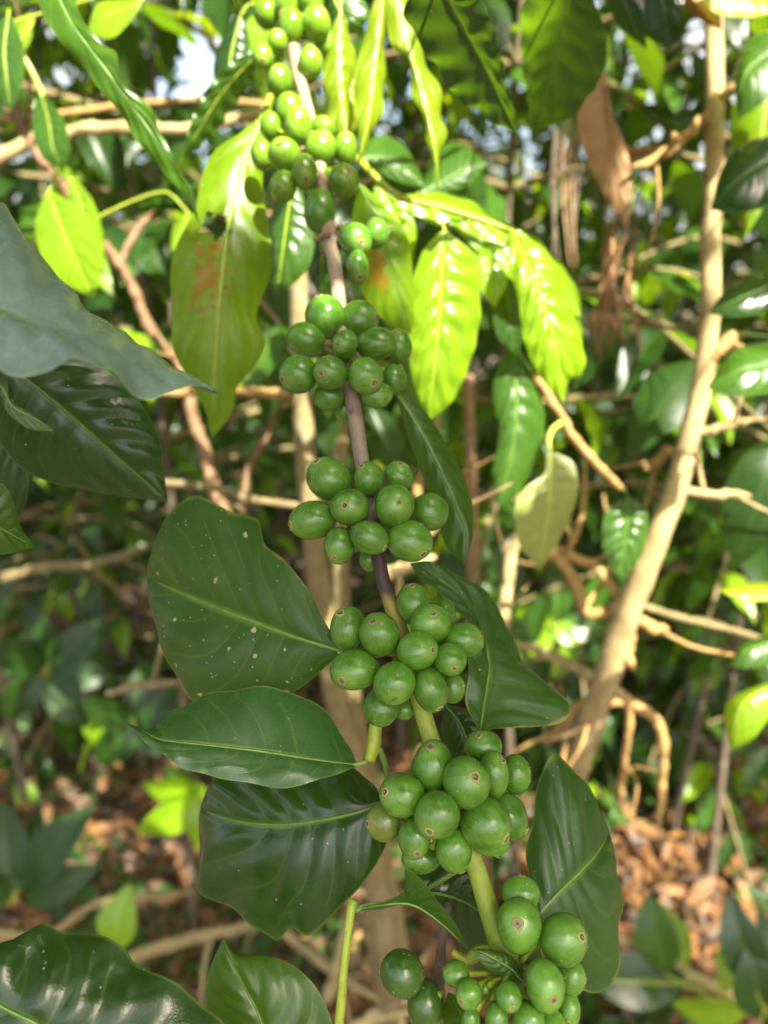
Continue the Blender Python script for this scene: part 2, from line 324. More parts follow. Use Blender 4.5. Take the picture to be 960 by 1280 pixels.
def tube(name, pxs, wpx, mat, parent, sides=10, n=None, us=None, wob=0.03):
    """a stem through (x, y, depth) points, with widths in photo pixels"""
    W = [P(*q) for q in pxs]; r = [wp*q[2]/FPX/2 for wp, q in zip(wpx, pxs)] if len(wpx) == len(pxs) else [wp*pxs[0][2]/FPX/2 for wp in wpx]
    n = n or 6*len(pxs); tw = name in ('twig', 'dry_stick') or (name == 'stem' and mat in (M['bark_brown'], M['bark_orange'], M['bark_tan']))
    if tw: n = 10*len(pxs)
    pts = cr(W, n)
    if tw:
        ra = float(np.mean(r)); jt = rng.normal(0, 1, (n//4+3, 3)); jj = np.stack([np.interp(np.linspace(0, len(jt)-1, n), np.arange(len(jt)), jt[:, q]) for q in range(3)], 1)
        pts = pts + jj*ra*.16; r = np.interp(np.linspace(0, 1, n), np.linspace(0, 1, len(r)), r)*(1+.04*rng.normal(0, 1, n))
        for q in range(3, n-2, 7): r[q-1:q+2] *= (1.05, 1.16, 1.05)
    if name in ('twig', 'dry_stick'):
        r = np.array(r, float); r[-6:] *= np.linspace(1, .45, 6)
    V, F, UV = tube_geo(pts, r, sides, us, True, wob)
    if name in ('twig', 'dry_stick'):
        V = list(V); F = list(F); UV = list(UV)
        for q in range(random.choice((1, 2, 2, 3))):
            i = random.randrange(n//4, n-4); T = pts[i+2]-pts[i-2]; T /= np.linalg.norm(T); d = T*random.uniform(.3, .9)+rng.normal(0, .6, 3); d /= np.linalg.norm(d); ln = random.uniform(7, 22)*r[i]
            v, f, u = tube_geo(cr([pts[i], pts[i]+d*ln*.5+rng.normal(0, ln*.06, 3), pts[i]+d*ln+T*ln*.25], 8), [r[i]*.5, r[i]*.4, r[i]*.15], 6); o = len(V)
            V += list(v); F += [tuple(a+o for a in ff) for ff in f]; UV += list(u)
    return part(name, V, F, mat, parent, UV)

# ---------------------------------------------------------------- leaves traced in space
def hero_leaf(parent, mid, left, right, mat, rib='midrib', dl=0.0, dr=0.0, relief=.0007, nv=NV, petiole=None, camber=.06,
              under=False, wave=0.0, wfreq=7, nu=64, nw=11, curl=0.0, name='leaf', ribw=.00075, hole=None, label=None, dip=0.0):
    """mid: (x,y,d) from base to tip; left/right: (x,y) edges from base to tip, dl/dr: how much farther (m) than the midrib they lie"""
    mp = cr([(*q,) for q in mid], nu)
    L = cr(left, nu); Rr = cr(right, nu); uu = np.linspace(0, 1, nu); bell = np.sin(np.pi*np.clip(uu, 0, 1))**.6
    def D(v, i): return v if np.isscalar(v) else np.interp(uu[i], np.linspace(0, 1, len(v)), v)
    M3 = np.array([P(*q) for q in mp])
    L3 = np.array([P(L[i][0], L[i][1], mp[i][2]+D(dl, i)*bell[i]) for i in range(nu)])
    R3 = np.array([P(Rr[i][0], Rr[i][1], mp[i][2]+D(dr, i)*bell[i]) for i in range(nu)])
    vs = np.linspace(-1, 1, 2*nw+1); G = np.zeros((nu, len(vs), 3)); UV = np.zeros((nu, len(vs), 2))
    for i in range(nu):
        for j, v in enumerate(vs):
            G[i, j] = M3[i] + (R3[i]-M3[i])*v if v >= 0 else M3[i] + (L3[i]-M3[i])*(-v)
            UV[i, j] = (uu[i], .5+.5*v)
    Nn = np.cross(np.gradient(G, axis=1), np.gradient(G, axis=0)); Nn /= np.linalg.norm(Nn, axis=2)[..., None]+1e-12
    tow = (Nn*(Cv-G)).sum(2)
    flip = tow[2:-2].mean() < 0
    if flip: Nn = -Nn
    wid = (np.linalg.norm(L3-M3, axis=1)+np.linalg.norm(R3-M3, axis=1))/2
    sgn = -1 if under else 1
    for i in range(nu):
        for j, v in enumerate(vs):
            s = abs(v); ph = (NV*(uu[i]-SKEW*s**1.25)+.3*math.sin(9*uu[i]+5*(.5+.5*v))) % 1.0
            q = abs(ph-.5)*2                                   # 0 on the vein, 1 between veins
            env = math.sin(math.pi*min(1, s*1.02))**.7*min(1, 6*uu[i])*min(1, 5*(1-uu[i]))
            h = relief*((q**.6)*2-1.0)*env
            h += camber*wid[i]*(1-(2*s-1)**2)*.9
            h += -relief*.9*math.exp(-(s/.07)**2)
            h += wave*math.sin(wfreq*2*math.pi*uu[i]+(1.3 if v > 0 else 0)+.7*math.sin(9*uu[i]))*s**2.2*bell[i]
            h += curl*wid[i]*s**3
            G[i, j] += Nn[i, j]*h*sgn
    nj = len(vs); F = []
    for i in range(nu-1):
        for j in range(nj-1):
            if hole is not None:
                c = (uu[i]-hole[0])/hole[2], (vs[j]-hole[1])/hole[3]
                if c[0]**2+c[1]**2 < 1+.35*math.sin(5*math.atan2(c[1], c[0])): continue
            f = (i*nj+j, i*nj+j+1, (i+1)*nj+j+1, (i+1)*nj+j)
            F.append(f if (not flip) ^ under else f[::-1])
    # orientation: front side (glossy) towards the camera unless under=True
    lf = part(name, G.reshape(-1, 3), F, M[mat], parent, UV.reshape(-1, 2))
    if label: lf['label'] = label
    base = ([P(*q) for q in petiole] if petiole else [])
    c = np.vstack([np.array(base+[M3[0]])[:-1].reshape(-1, 3), M3[:int(nu*.93)]]) if base else M3[:int(nu*.93)]
    if base:
        k = 14; pet = cr(base+[M3[0]], k); c = np.vstack([pet[:-1], M3[:int(nu*.93)]])
        Nfull = np.vstack([np.zeros((k-1, 3)), Nn[:int(nu*.93), nw]])
        rr = np.concatenate([np.linspace(1.55, 1.15, k-1), np.linspace(1.1, .22, int(nu*.93))])*ribw
    else:
        Nfull = Nn[:int(nu*.93), nw]; rr = np.linspace(1.1, .22, int(nu*.93))*ribw
    V, F, UV2 = tube_geo(c+Nfull*(-rr*.45)[:, None]-Nfull*relief*.4*sgn, rr, 7)
    part('midrib', V, F, M[rib], lf, UV2)
    return lf

def cherry(parent, x, y, rx, ry, cal=None, k=0, ang=0, mat='cherry', toward=None, dd=0.0):
    rx *= 1.05; ry *= 1.05; d = DY(y) + k*.0085 + dd; c = P(x, y, d); px = d/FPX
    ax, ay = rx*px*1.0, ry*px*1.0; az = (ax+ay)/2
    B = np.array([Rv, Uv, -Fv])                               # camera frame rows
    if cal:
        o = np.array([(cal[0]-x)/rx, -(cal[1]-y)/ry]); l = np.linalg.norm(o)
        if l > .93: o *= .93/l; l = .93
        a = np.array([o[0], o[1], math.sqrt(max(0, 1-l*l))])
    else:
        t = np.array([(x-toward[0])+random.uniform(-6, 6), -(y-toward[1])+random.uniform(-6, 6)]) if toward else np.array([1.0, 0]); t = t/(np.linalg.norm(t)+1e-6)
        a = np.array([t[0], t[1], random.uniform(-.5, -.1)]); a /= np.linalg.norm(a)
    t1 = np.cross(a, [.3, .8, .5]); t1 /= np.linalg.norm(t1); t2 = np.cross(a, t1)
    nr, ns = 22, 32; V = []; UV = []; ph1, ph2 = random.uniform(0, 6), random.uniform(0, 6)
    ca, sa = math.cos(R_(ang)), math.sin(R_(ang))
    def surf(th, ph):
        r = 1+.04*math.cos(2*ph+ph1)*math.sin(th)**2+.012*math.cos(3*ph+ph2)*math.sin(th)**2+.012*math.sin(3*th+ph2)*math.sin(ph+ph1)
        r += .035*math.exp(-((math.pi-th)/.35)**2)             # slight point at the stalk
        r -= .02*math.exp(-(th/.22)**2)
        n = (a*math.cos(th)+(t1*math.cos(ph)+t2*math.sin(ph))*math.sin(th))*r
        xx, yy = n[0], n[1]
        if ang:                                                # ellipse turned in the view plane
            u, v = (ca*xx+sa*yy)*ax, (-sa*xx+ca*yy)*ay; q = (ca*u-sa*v, sa*u+ca*v)
        else: q = (xx*ax, yy*ay)
        return c + q[0]*B[0]+q[1]*B[1]+n[2]*az*B[2]
    for i in range(nr+1):
        th = math.pi*i/nr
        for j in range(ns+1): V.append(surf(th, 2*math.pi*(j % ns)/ns)); UV.append((j/ns, i/nr))
    S = ns+1; F = [(i*S+j, (i+1)*S+j, (i+1)*S+j+1, i*S+j+1) for i in range(nr) for j in range(ns)]
    ch = part('cherry', V, F, M[mat], parent, UV)
    # calyx disc at the free end
    big = random.uniform(.85, 1.2)
    prof = [(0.0, .045), (.035, .055), (.06, .005), (.095, -.005), (.125, .035), (.155, .052), (.19, .040), (.23, -.012)]
    top = surf(0, 0); ref = np.mean([surf(.2*big, q*math.pi/4) for q in range(8)], 0); nrm = top-ref; h0 = np.linalg.norm(nrm); nrm /= h0
    V = []; UV = []; m = 16
    e1 = np.cross(nrm, [.2, .9, .4]); e1 /= np.linalg.norm(e1); e2 = np.cross(nrm, e1)
    for i, (r, h) in enumerate(prof):
        for j in range(m):
            ph = 2*math.pi*j/m; rr = r*big*(1+.07*math.sin(3*ph+ph1)+.05*math.sin(5*ph+ph2)); jag = .012*math.sin(4*ph+ph2)*(1 if 4 <= i <= 6 else 0)
            V.append(top + nrm*((h+jag)*az - .5*az*rr*rr) + (e1*math.cos(ph)+e2*math.sin(ph))*rr*az); UV.append((i/7, j/m))
    F = [(i*m+j, (i+1)*m+j, (i+1)*m+(j+1) % m, i*m+(j+1) % m) for i in range(7) for j in range(m)]
    part('calyx', V, F, M['calyx'], ch, UV)
    if toward is not None:                                     # short stalk to the node on the branch
        st = surf(math.pi, 0); q = P(*toward); v = q-st; ln = np.linalg.norm(v)
        end = st+v*min(1, .012/ln)
        mid = (st+end)/2 - (c-st)/az*0.0015
        V, F, UV = tube_geo(cr([st-(st-c)*-.0, mid, end], 6), [.0011, .0009, .0012], 6)
        part('stalk', V, F, M['green_stem'], ch, UV)
    return ch

# ================================================================ the main branch
BR = [(363, 40), (372, 90), (388, 150), (402, 225), (412, 290), (420, 345), (431, 430), (439, 490), (450, 560), (463, 640), (472, 690), (480, 730), (492, 765),
      (507, 810), (522, 865), (536, 915), (556, 970), (577, 1030), (592, 1075), (606, 1120), (622, 1170), (640, 1220), (662, 1300)]
BW = [15, 15, 15, 15, 16, 18, 19, 19.5, 19, 18.5, 18, 18, 20, 22, 23, 22, 23, 24, 24, 26, 28, 26, 25]
def bx(y): return float(np.interp(y, [b[1] for b in BR], [b[0] for b in BR]))
branch = thing('coffee_branch', 'long fruiting coffee branch crowded with clusters of green cherries in the centre', 'coffee branch', P(bx(1300), 1300, DY(1300)))
top = [(340, -60)]; bpx = [(x, y, DY(y)) for x, y in top+BR]
W = np.array([P(*q) for q in bpx]); n = 110; pts = cr(W, n)
ys = np.array([proj(p)[1] for p in pts]); rad = np.array([np.interp(y, [b[1] for b in BR], BW)*DY(y)/FPX/2 for y in ys])
for yc in (30, 195, 300, 440, 640, 815, 1000, 1215): rad *= 1+.48*np.exp(-((ys-yc)/14)**2)
V, F, UV = tube_geo(pts, rad, 16, us=ys/1280, wob=.03)
part('stem', V, F, M['main_stem'], branch, UV)

CH = [  # x, y, rx, ry, calyx, layer, angle
 # cluster at the top
 (333, 16, 15, 19, None, 1, 0), (358, 6, 14, 18, None, 0, 0), (364, 33, 15, 21, (366, 12), -1, 0), (390, 4, 14, 18, None, 0, 0), (395, 30, 17, 21, (404, 20), -1, 0),
 (407, 54, 13, 17, None, 1, 0), (347, 52, 12, 14, (350, 46), -1, 0), (328, 71, 13, 16, (330, 82), -.5, 0), (388, 79, 15, 19, (392, 66), -.7, 0), (350, 101, 15, 19, (346, 95), -.5, 0),
 # second
 (361, 138, 17, 20, None, .6, 0), (373, 157, 16, 23, (376, 140), -1, 0), (404, 161, 15, 15, (407, 158), -.3, 0), (338, 158, 13, 17, None, .5, 0), (355, 193, 19, 20, (352, 186), -1, 0), (327, 193, 13, 19, None, .6, 0),
 (401, 185, 19, 20, (408, 172), -.9, 0), (432, 186, 14, 20, (434, 172), -.3, 0), (381, 215, 16, 21, (384, 230), -1.2, 0), (354, 233, 16, 19, None, 0, 0), (430, 226, 18, 20, (437, 222), -.8, 0), (412, 226, 11, 15, None, .5, 0),
 # small one below
 (400, 264, 19, 26, None, -.6, 0), (444, 300, 20, 21, (452, 309), -.8, 0), (470, 292, 15, 19, None, .1, 0), (447, 334, 14, 20, (450, 350), -.2, 0),
 # cluster A
 (406, 396, 24, 26, (399, 372), -.9, 0), (449, 400, 23, 23, (472, 399), -.4, 20), (383, 425, 24, 20, None, -.1, -25), (431, 431, 16, 18, (423, 434), -1.9, 0), (471, 430, 25, 20, None, -.8, 8), (498, 433, 17, 21, (494, 420), -.2, 0),
 (373, 468, 23, 24, (355, 477), -.9, 0), (413, 466, 22, 20, (403, 470), -1.8, 0), (457, 470, 22, 23, (468, 482), -1.6, 0), (492, 474, 15, 20, None, .2, 0), (471, 494, 19, 16, (483, 501), -.5, 0), (411, 496, 19, 17, None, -.1, 0), (432, 513, 14, 17, None, 1.2, 0),
 # cluster B
 (411, 599, 28, 26, (397, 578), -1, -42), (461, 599, 18, 21, (452, 583), -1.2, 0), (498, 596, 18, 19, (501, 580), -.3, 0), (437, 634, 23, 23, (432, 632), -2.0, 0), (493, 632, 25, 25, (499, 628), -1.9, 0), (537, 640, 23, 22, None, -.5, -25),
 (391, 650, 29, 24, (363, 656), -.9, 10), (424, 682, 19, 22, (419, 696), -1.3, 0), (462, 672, 24, 21, (482, 684), -1.9, -25), (512, 676, 28, 25, (528, 691), -1.3, -25), (463, 700, 13, 14, None, .7, 0),
 # cluster C
 (517, 755, 21, 25, (515, 731), -.6, 0), (538, 780, 24, 25, (540, 764), -1.4, 0), (556, 768, 13, 18, None, 0, 0), (435, 786, 22, 27, (426, 764), -.8, 0), (474, 793, 24, 27, (467, 774), -1.5, 0), (522, 813, 25, 24, (540, 809), -1.9, 0), (580, 800, 24, 21, (600, 791), -.9, -8),
 (563, 824, 19, 21, (566, 832), -1.7, 0), (443, 837, 29, 25, (428, 846), -1.4, 10), (493, 854, 25, 26, (494, 871), -2.1, 0), (538, 862, 22, 27, (548, 882), -1.5, 12), (476, 884, 22, 23, None, -.2, 0), (566, 860, 15, 18, (579, 853), -.4, 0), (505, 887, 13, 12, None, .5, 0),
 # cluster D
 (541, 958, 24, 31, (538, 929), -1, 0), (583, 978, 28, 31, (591, 962), -1.9, 0), (604, 933, 22, 20, (597, 916), -.3, 0), (617, 968, 18, 28, (627, 947), -1, 0), (645, 968, 18, 23, None, -.2, 0), (503, 994, 28, 27, (481, 984), -1.4, 0), (546, 1018, 28, 28, (535, 1030), -2.2, 0),
 (480, 1027, 22, 24, (459, 1026), -.6, 0), (518, 1048, 20, 24, (521, 1058), -1.5, 0), (567, 1062, 21, 27, (576, 1087), -1.2, 12), (607, 1030, 31, 30, (630, 1041), -1.5, 0), (636, 1020, 22, 29, (655, 1034), -.6, 22), (527, 1072, 24, 18, None, .1, 0), (614, 1051, 24, 17, (619, 1067), -.6, 0),
 # cluster E
 (651, 1117, 22, 21, None, -.2, 0), (649, 1156, 27, 31, (643, 1141), -1.3, 10), (704, 1174, 28, 31, (722, 1160), -1.2, 0), (681, 1232, 24, 29, (686, 1233), -2.0, 0), (714, 1221, 17, 20, (730, 1221), -.8, 0), (711, 1262, 14, 21, (706, 1268), -.7, 0), (660, 1275, 20, 21, (665, 1291), -1.8, 0), (690, 1283, 17, 21, None, -1.2, 0),
 (570, 1217, 16, 15, (558, 1211), -1.4, 0), (586, 1243, 16, 17, (575, 1244), -2.1, 0), (588, 1274, 12, 17, None, -1.5, 0), (621, 1273, 14, 19, (624, 1288), -2.0, 0), (636, 1246, 16, 17, (638, 1250), -2.2, 0), (606, 1236, 6, 6, None, -1.6, 0),
]
NODES = [30, 195, 300, 440, 640, 815, 1000, 1215]
for (x, y, rx, ry, cal, k, ang) in CH:
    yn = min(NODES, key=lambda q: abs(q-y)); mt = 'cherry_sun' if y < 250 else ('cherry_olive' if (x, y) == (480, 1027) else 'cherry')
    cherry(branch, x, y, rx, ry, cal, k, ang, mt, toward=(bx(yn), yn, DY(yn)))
for yn in NODES[1:]:                                            # the knobbly node with old flower bracts under each cluster
    V = []; F = []
    for q in range(9):
        ph = random.uniform(0, 6.28); c = P(bx(yn)+13*math.cos(ph), yn+random.uniform(-14, 14), DY(yn)-.003*math.sin(ph)-.002)
        e = c+np.array([math.cos(ph), -abs(math.sin(ph))*.5, random.uniform(-.4, .5)])*.005
        v, f, u = tube_geo(cr([c, (c+e)/2+rng.normal(0, .0005, 3), e], 5), [.0014, .0017, .0006], 6); o = len(V); V += list(v); F += [tuple(i+o for i in ff) for ff in f]
    part('bract_cluster', V, F, M['bark_brown'], branch)

# leaves borne by the main branch
hero_leaf(branch, [(420, 812, .284), (370, 797, .290), (310, 775, .300), (250, 752, .312), (205, 732, .324), (184, 722, .332)],
          [(424, 806), (408, 780), (384, 736), (356, 700), (331, 680), (321, 650), (311, 645), (292, 641), (268, 628), (240, 619), (214, 642), (195, 672), (185, 702), (184, 722)],
          [(424, 818), (402, 838), (372, 862), (330, 880), (285, 888), (250, 880), (228, 860), (212, 832), (200, 800), (188, 765), (184, 722)], 'leaf_specked', 'midrib', dl=.006, dr=.004, relief=.0006,
          petiole=[(498, 815, .287), (455, 818, .285)], camber=.10, wave=.0012, wfreq=4, label='speckled leaf with a row of brown flecks along its midrib')
hero_leaf(branch, [(446, 956, .276), (400, 950, .272), (320, 938, .266), (250, 930, .262), (200, 924, .260), (180, 914, .259), (160, 905, .258)],
          [(446, 954), (437, 935), (425, 913), (404, 887), (374, 868), (340, 860), (300, 860), (262, 868), (225, 883), (198, 905), (184, 913), (160, 904)],
          [(446, 958), (436, 962), (402, 974), (352, 985), (290, 975), (240, 964), (206, 946), (180, 924), (160, 906)], 'leaf_hero', 'midrib', dl=.020, dr=-.006, relief=.00018,
          petiole=[(470, 925, .277), (462, 948, .277)], camber=.07, wave=.0010, wfreq=5, label='shiny leaf lying almost flat with its tip pointing left')
hero_leaf(branch, [(478, 1004, .283), (440, 1017, .283), (400, 1025, .285), (350, 1031, .289), (300, 1027, .297), (262, 1016, .308), (250, 1010, .316)],
          [(478, 998), (462, 975), (430, 955), (390, 950), (330, 955), (285, 965), (258, 985), (250, 1010)],
          [(479, 1012), (484, 1052), (455, 1102), (425, 1135), (388, 1168), (366, 1158), (343, 1178), (322, 1160), (300, 1142), (268, 1128), (249, 1110), (248, 1060), (250, 1010)], 'leaf_dark', 'midrib_dark', dl=.018, dr=[-.002, -.006, .004, .02], relief=.0013,
          petiole=[(474, 935, .278), (484, 968, .280)], camber=.09, wave=.0016, wfreq=5, label='broad dark leaf hanging under the shiny leaf')
tube('leaf_stalk_fork', [(480, 880, .285), (470, 905, .279), (467, 930, .277), (462, 950, .2765)], [14, 16, 18, 15], M['green_stem'], branch, 10)
hero_leaf(branch, [(676, 1142, .277), (700, 1116, .281), (726, 1090, .288), (746, 1068, .297), (758, 1050, .306), (762, 1042, .312)],
          [(672, 1136), (660, 1090), (657, 1062), (666, 1030), (669, 1000), (674, 975), (690, 942), (710, 952), (735, 985), (752, 1012), (762, 1042)],
          [(676, 1150), (680, 1200), (712, 1226), (742, 1244), (762, 1236), (774, 1185), (776, 1130), (772, 1085), (762, 1042)], 'leaf_worn', 'midrib', dl=.012, dr=.004, relief=.0008,
          petiole=[(632, 1190, .264), (655, 1165, .270)], camber=.09, wave=.0014, wfreq=4, label='worn leaf with yellow edges on the right')
hero_leaf(branch, [(600, 917, .280), (606, 875, .291), (612, 830, .299), (600, 780, .308), (570, 740, .314), (535, 714, .318), (512, 704, .320)],
          [(598, 918), (588, 892), (582, 868), (584, 835), (590, 800), (575, 768), (548, 742), (524, 720), (512, 704)],
          [(604, 914), (650, 908), (698, 905), (713, 884), (690, 855), (655, 832), (638, 792), (627, 762), (606, 740), (570, 716), (542, 702), (512, 704)], 'leaf_worn', 'midrib', dl=-.008, dr=[.004, .006, .010, .004], relief=.0010,
          petiole=[(560, 985, .274), (585, 950, .276)], camber=.08, wave=.0015, wfreq=4, label='leaf folded along its midrib behind the fourth cluster')
hero_leaf(branch, [(496, 492, .336), (520, 528, .333), (548, 580, .330), (570, 630, .328), (584, 670, .327), (580, 706, .326)],
          [(495, 494), (508, 540), (526, 590), (545, 640), (556, 680), (580, 706)], [(502, 489), (530, 512), (560, 560), (586, 612), (592, 660), (580, 706)], 'leaf_mid', 'midrib', dl=.006, dr=.008, relief=.0007,
          petiole=[(440, 448, .330), (470, 470, .336)], camber=.08, label='narrow leaf between the second and third cluster')
hero_leaf(branch, [(450, 232, .402), (465, 270, .406), (480, 315, .410), (495, 360, .414), (508, 400, .418), (513, 418, .420)],
          [(448, 234), (440, 270), (438, 320), (455, 370), (485, 405), (513, 418)], [(453, 230), (485, 262), (510, 300), (516, 350), (518, 390), (513, 418)], 'leaf_sick', 'midrib', dl=.008, dr=.004, relief=.0008,
          petiole=[(404, 215, .402), (430, 222, .402)], camber=.08)
hero_leaf(branch, [(520, 1118, .280), (550, 1118, .283), (585, 1130, .286), (610, 1150, .288), (622, 1165, .290)], [(515, 1114), (510, 1090), (545, 1082), (590, 1092), (622, 1125), (622, 1165)],
          [(518, 1122), (545, 1150), (575, 1180), (600, 1196), (615, 1190), (622, 1165)], 'leaf_dark', 'midrib_dark', dl=.004, dr=.006, relief=.0007, petiole=[(590, 1075, .270), (552, 1100, .277)], camber=.05)
hero_leaf(branch, [(449, 1136, .270), (480, 1131, .267), (515, 1132, .265), (545, 1150, .264), (570, 1172, .263), (586, 1187, .262)],
          [(449, 1134), (478, 1128), (508, 1110), (506, 1086), (528, 1100), (545, 1124), (566, 1150), (586, 1187)], [(449, 1138), (475, 1137), (510, 1130), (535, 1140), (556, 1158), (572, 1172), (586, 1187)], 'leaf_mid', 'midrib', dl=-.004, dr=.006, relief=.0003, camber=.03,
          petiole=[(440, 1128, .271), (444, 1137, .271)], label='small curled leaf seen edge on')
hero_leaf(branch, [(652, 1226, .254), (640, 1212, .2535), (620, 1199, .253), (602, 1190, .253), (589, 1187, .2535)], [(654, 1226), (653, 1212), (636, 1193), (610, 1186), (589, 1187)], [(650, 1230), (632, 1226), (612, 1214), (598, 1199), (589, 1187)], 'leaf_mid', 'midrib', relief=.0003, dl=.003, dr=-.001,
          camber=.08, nu=36, nw=7, petiole=[(640, 1262, .259), (652, 1245, .256)], label='tiny young leaf sprouting in the lowest cluster', ribw=.0005)
hero_leaf(branch, [(556, 880, .300), (575, 905, .302), (588, 940, .303), (592, 972, .304)], [(555, 882), (553, 910), (565, 945), (592, 972)], [(558, 880), (590, 890), (606, 930), (592, 972)], 'leaf_dark', 'midrib_dark', relief=.0006, petiole=[(524, 866, .285), (540, 870, .292)], nu=36, nw=8)
hero_leaf(branch, [(590, 1300, .252), (580, 1275, .256), (570, 1255, .262), (560, 1240, .268)], [(588, 1302), (566, 1300), (552, 1270), (560, 1240)], [(594, 1300), (600, 1280), (592, 1255), (560, 1240)], 'leaf_mid', 'midrib', relief=.0004, nu=36, nw=7, petiole=[(650, 1290, .259), (620, 1300, .256)])
tube('side_shoot', [(626, 1190, .265), (600, 1190, .266), (585, 1200, .266), (575, 1196, .266), (566, 1190, .266)], [16, 17, 16, 12, 9], M['green_stem'], branch, 9)

# the neighbouring cluster, its deeper shade put into the cherry colour (a second branch close behind)
b2 = thing('coffee_branch', 'short dark coffee branch with two shade-darkened cherries near the bottom edge', 'coffee branch', P(560, 1330, .275))
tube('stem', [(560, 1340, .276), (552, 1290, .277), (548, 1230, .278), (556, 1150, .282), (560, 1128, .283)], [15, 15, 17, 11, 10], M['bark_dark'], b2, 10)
cherry(b2, 503, 1217, 26, 28, (530, 1212), -.3, 20, 'cherry_shade', toward=(548, 1230, .278)); cherry(b2, 532, 1256, 22, 29, None, 0, 0, 'cherry_shade', toward=(548, 1240, .278))
# bright green shoot
sh = thing('green_shoot', 'thin bright yellow green shoot rising from the bottom edge', 'shoot', P(418, 1330, .26))
tube('stem', [(417, 1330, .262), (424, 1280, .263), (430, 1210, .266), (437, 1150, .270), (441, 1126, .272)], [13, 12.5, 12, 11, 12], M['green_stem'], sh, 10)

# ================================================================ branch on the left edge, very near
lb = thing('coffee_branch', 'near coffee branch entering from the left edge with large out of focus leaves', 'coffee branch', P(-90, 760, .27))
tube('stem', [(-90, 760, .27), (-70, 600, .26), (-60, 440, .25), (-50, 300, .25), (-40, 150, .27)], [20, 19, 18, 17, 15], M['bark_stem'], lb)
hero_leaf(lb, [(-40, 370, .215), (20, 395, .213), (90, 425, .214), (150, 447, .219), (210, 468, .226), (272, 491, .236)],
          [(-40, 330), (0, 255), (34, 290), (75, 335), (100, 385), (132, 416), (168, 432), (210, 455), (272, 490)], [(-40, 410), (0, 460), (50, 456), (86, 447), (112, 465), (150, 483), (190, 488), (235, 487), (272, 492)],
          'leaf_sheen', 'midrib', dl=.045, dr=-.020, relief=.0011, camber=.09, wave=.0035, wfreq=2, petiole=[(-58, 420, .25), (-52, 380, .225)], label='large pale grey green leaf reflecting the sky')
hero_leaf(lb, [(-20, 440, .30), (40, 480, .305), (100, 530, .312), (150, 575, .318), (185, 605, .324), (210, 628, .328)],
          [(-20, 438), (60, 440), (120, 455), (165, 490), (198, 545), (205, 590), (210, 628)], [(-22, 450), (-10, 530), (20, 580), (60, 602), (110, 613), (160, 622), (210, 628)], 'leaf_dark', 'midrib_dark', dl=.004, dr=.010, relief=.0011, camber=.10, petiole=[(-62, 470, .25), (-45, 440, .28)])
hero_leaf(lb, [(-30, 560, .34), (0, 540, .345), (25, 545, .35), (35, 600, .355), (30, 640, .36)], [(-30, 560), (-10, 500), (20, 470), (45, 540), (30, 640)], [(-30, 565), (-20, 600), (0, 630), (15, 645), (30, 640)], 'leaf_dark', 'midrib_dark', relief=.0008, nu=40, nw=8)
hero_leaf(lb, [(-14, 470, .232), (2, 484, .231), (16, 508, .231), (40, 521, .232), (66, 537, .234)], [(-14, 468), (8, 478), (13, 500), (36, 514), (66, 536)], [(-15, 474), (2, 496), (8, 514), (36, 536), (66, 539)], 'leaf_mid', 'midrib', relief=.0002, nu=40, nw=7, petiole=[(-60, 440, .25), (-30, 455, .24)], label='small bright leaf tip')
hero_leaf(lb, [(-40, 640, .27), (-10, 655, .275), (15, 668, .28), (42, 683, .286)], [(-40, 630), (0, 604), (17, 628), (26, 658), (42, 682)], [(-40, 650), (-20, 685), (0, 693), (20, 690), (42, 684)], 'leaf_mid', 'midrib', relief=.0006, nu=40, nw=8, petiole=[(-74, 620, .261), (-60, 632, .265)])

# bottom-left near leaves
bb = thing('coffee_branch', 'low coffee branch under the bottom edge with two broad dark leaves', 'coffee branch', P(300, 1420, .26))
tube('stem', [(-60, 1500, .25), (120, 1440, .25), (300, 1420, .26), (420, 1400, .27)], [20, 18, 16, 14], M['bark_stem'], bb)
hero_leaf(bb, [(180, 1440, .250), (110, 1335, .240), (50, 1285, .237), (0, 1258, .238), (-60, 1215, .242), (-110, 1180, .248)],
          [(180, 1435), (320, 1380), (285, 1285), (252, 1256), (216, 1226), (172, 1207), (156, 1186), (130, 1170), (78, 1165), (56, 1154), (30, 1166), (0, 1180), (-60, 1165), (-110, 1180)][:14],
          [(175, 1442), (60, 1420), (-20, 1370), (-70, 1300), (-100, 1230), (-110, 1180)], 'leaf_dark', 'midrib', dl=[.004, .014, .020, .012], dr=.004, relief=.0016, camber=.08, petiole=[(240, 1425, .256), (210, 1432, .253)], nv=9, label='broad ribbed dark leaf filling the lower left corner')
hero_leaf(bb, [(360, 1400, .27), (345, 1330, .272), (322, 1268, .275), (298, 1220, .28), (279, 1173, .286)], [(358, 1402), (300, 1350), (272, 1278), (257, 1252), (262, 1214), (279, 1172)], [(364, 1398), (425, 1340), (414, 1275), (395, 1234), (365, 1206), (330, 1195), (296, 1194), (279, 1172)],
          'leaf_mid', 'midrib_dark', dl=.004, dr=.006, relief=.0008, camber=.08, petiole=[(380, 1410, .268), (368, 1408, .27)], label='dark leaf with a sunlit yellow green left margin')

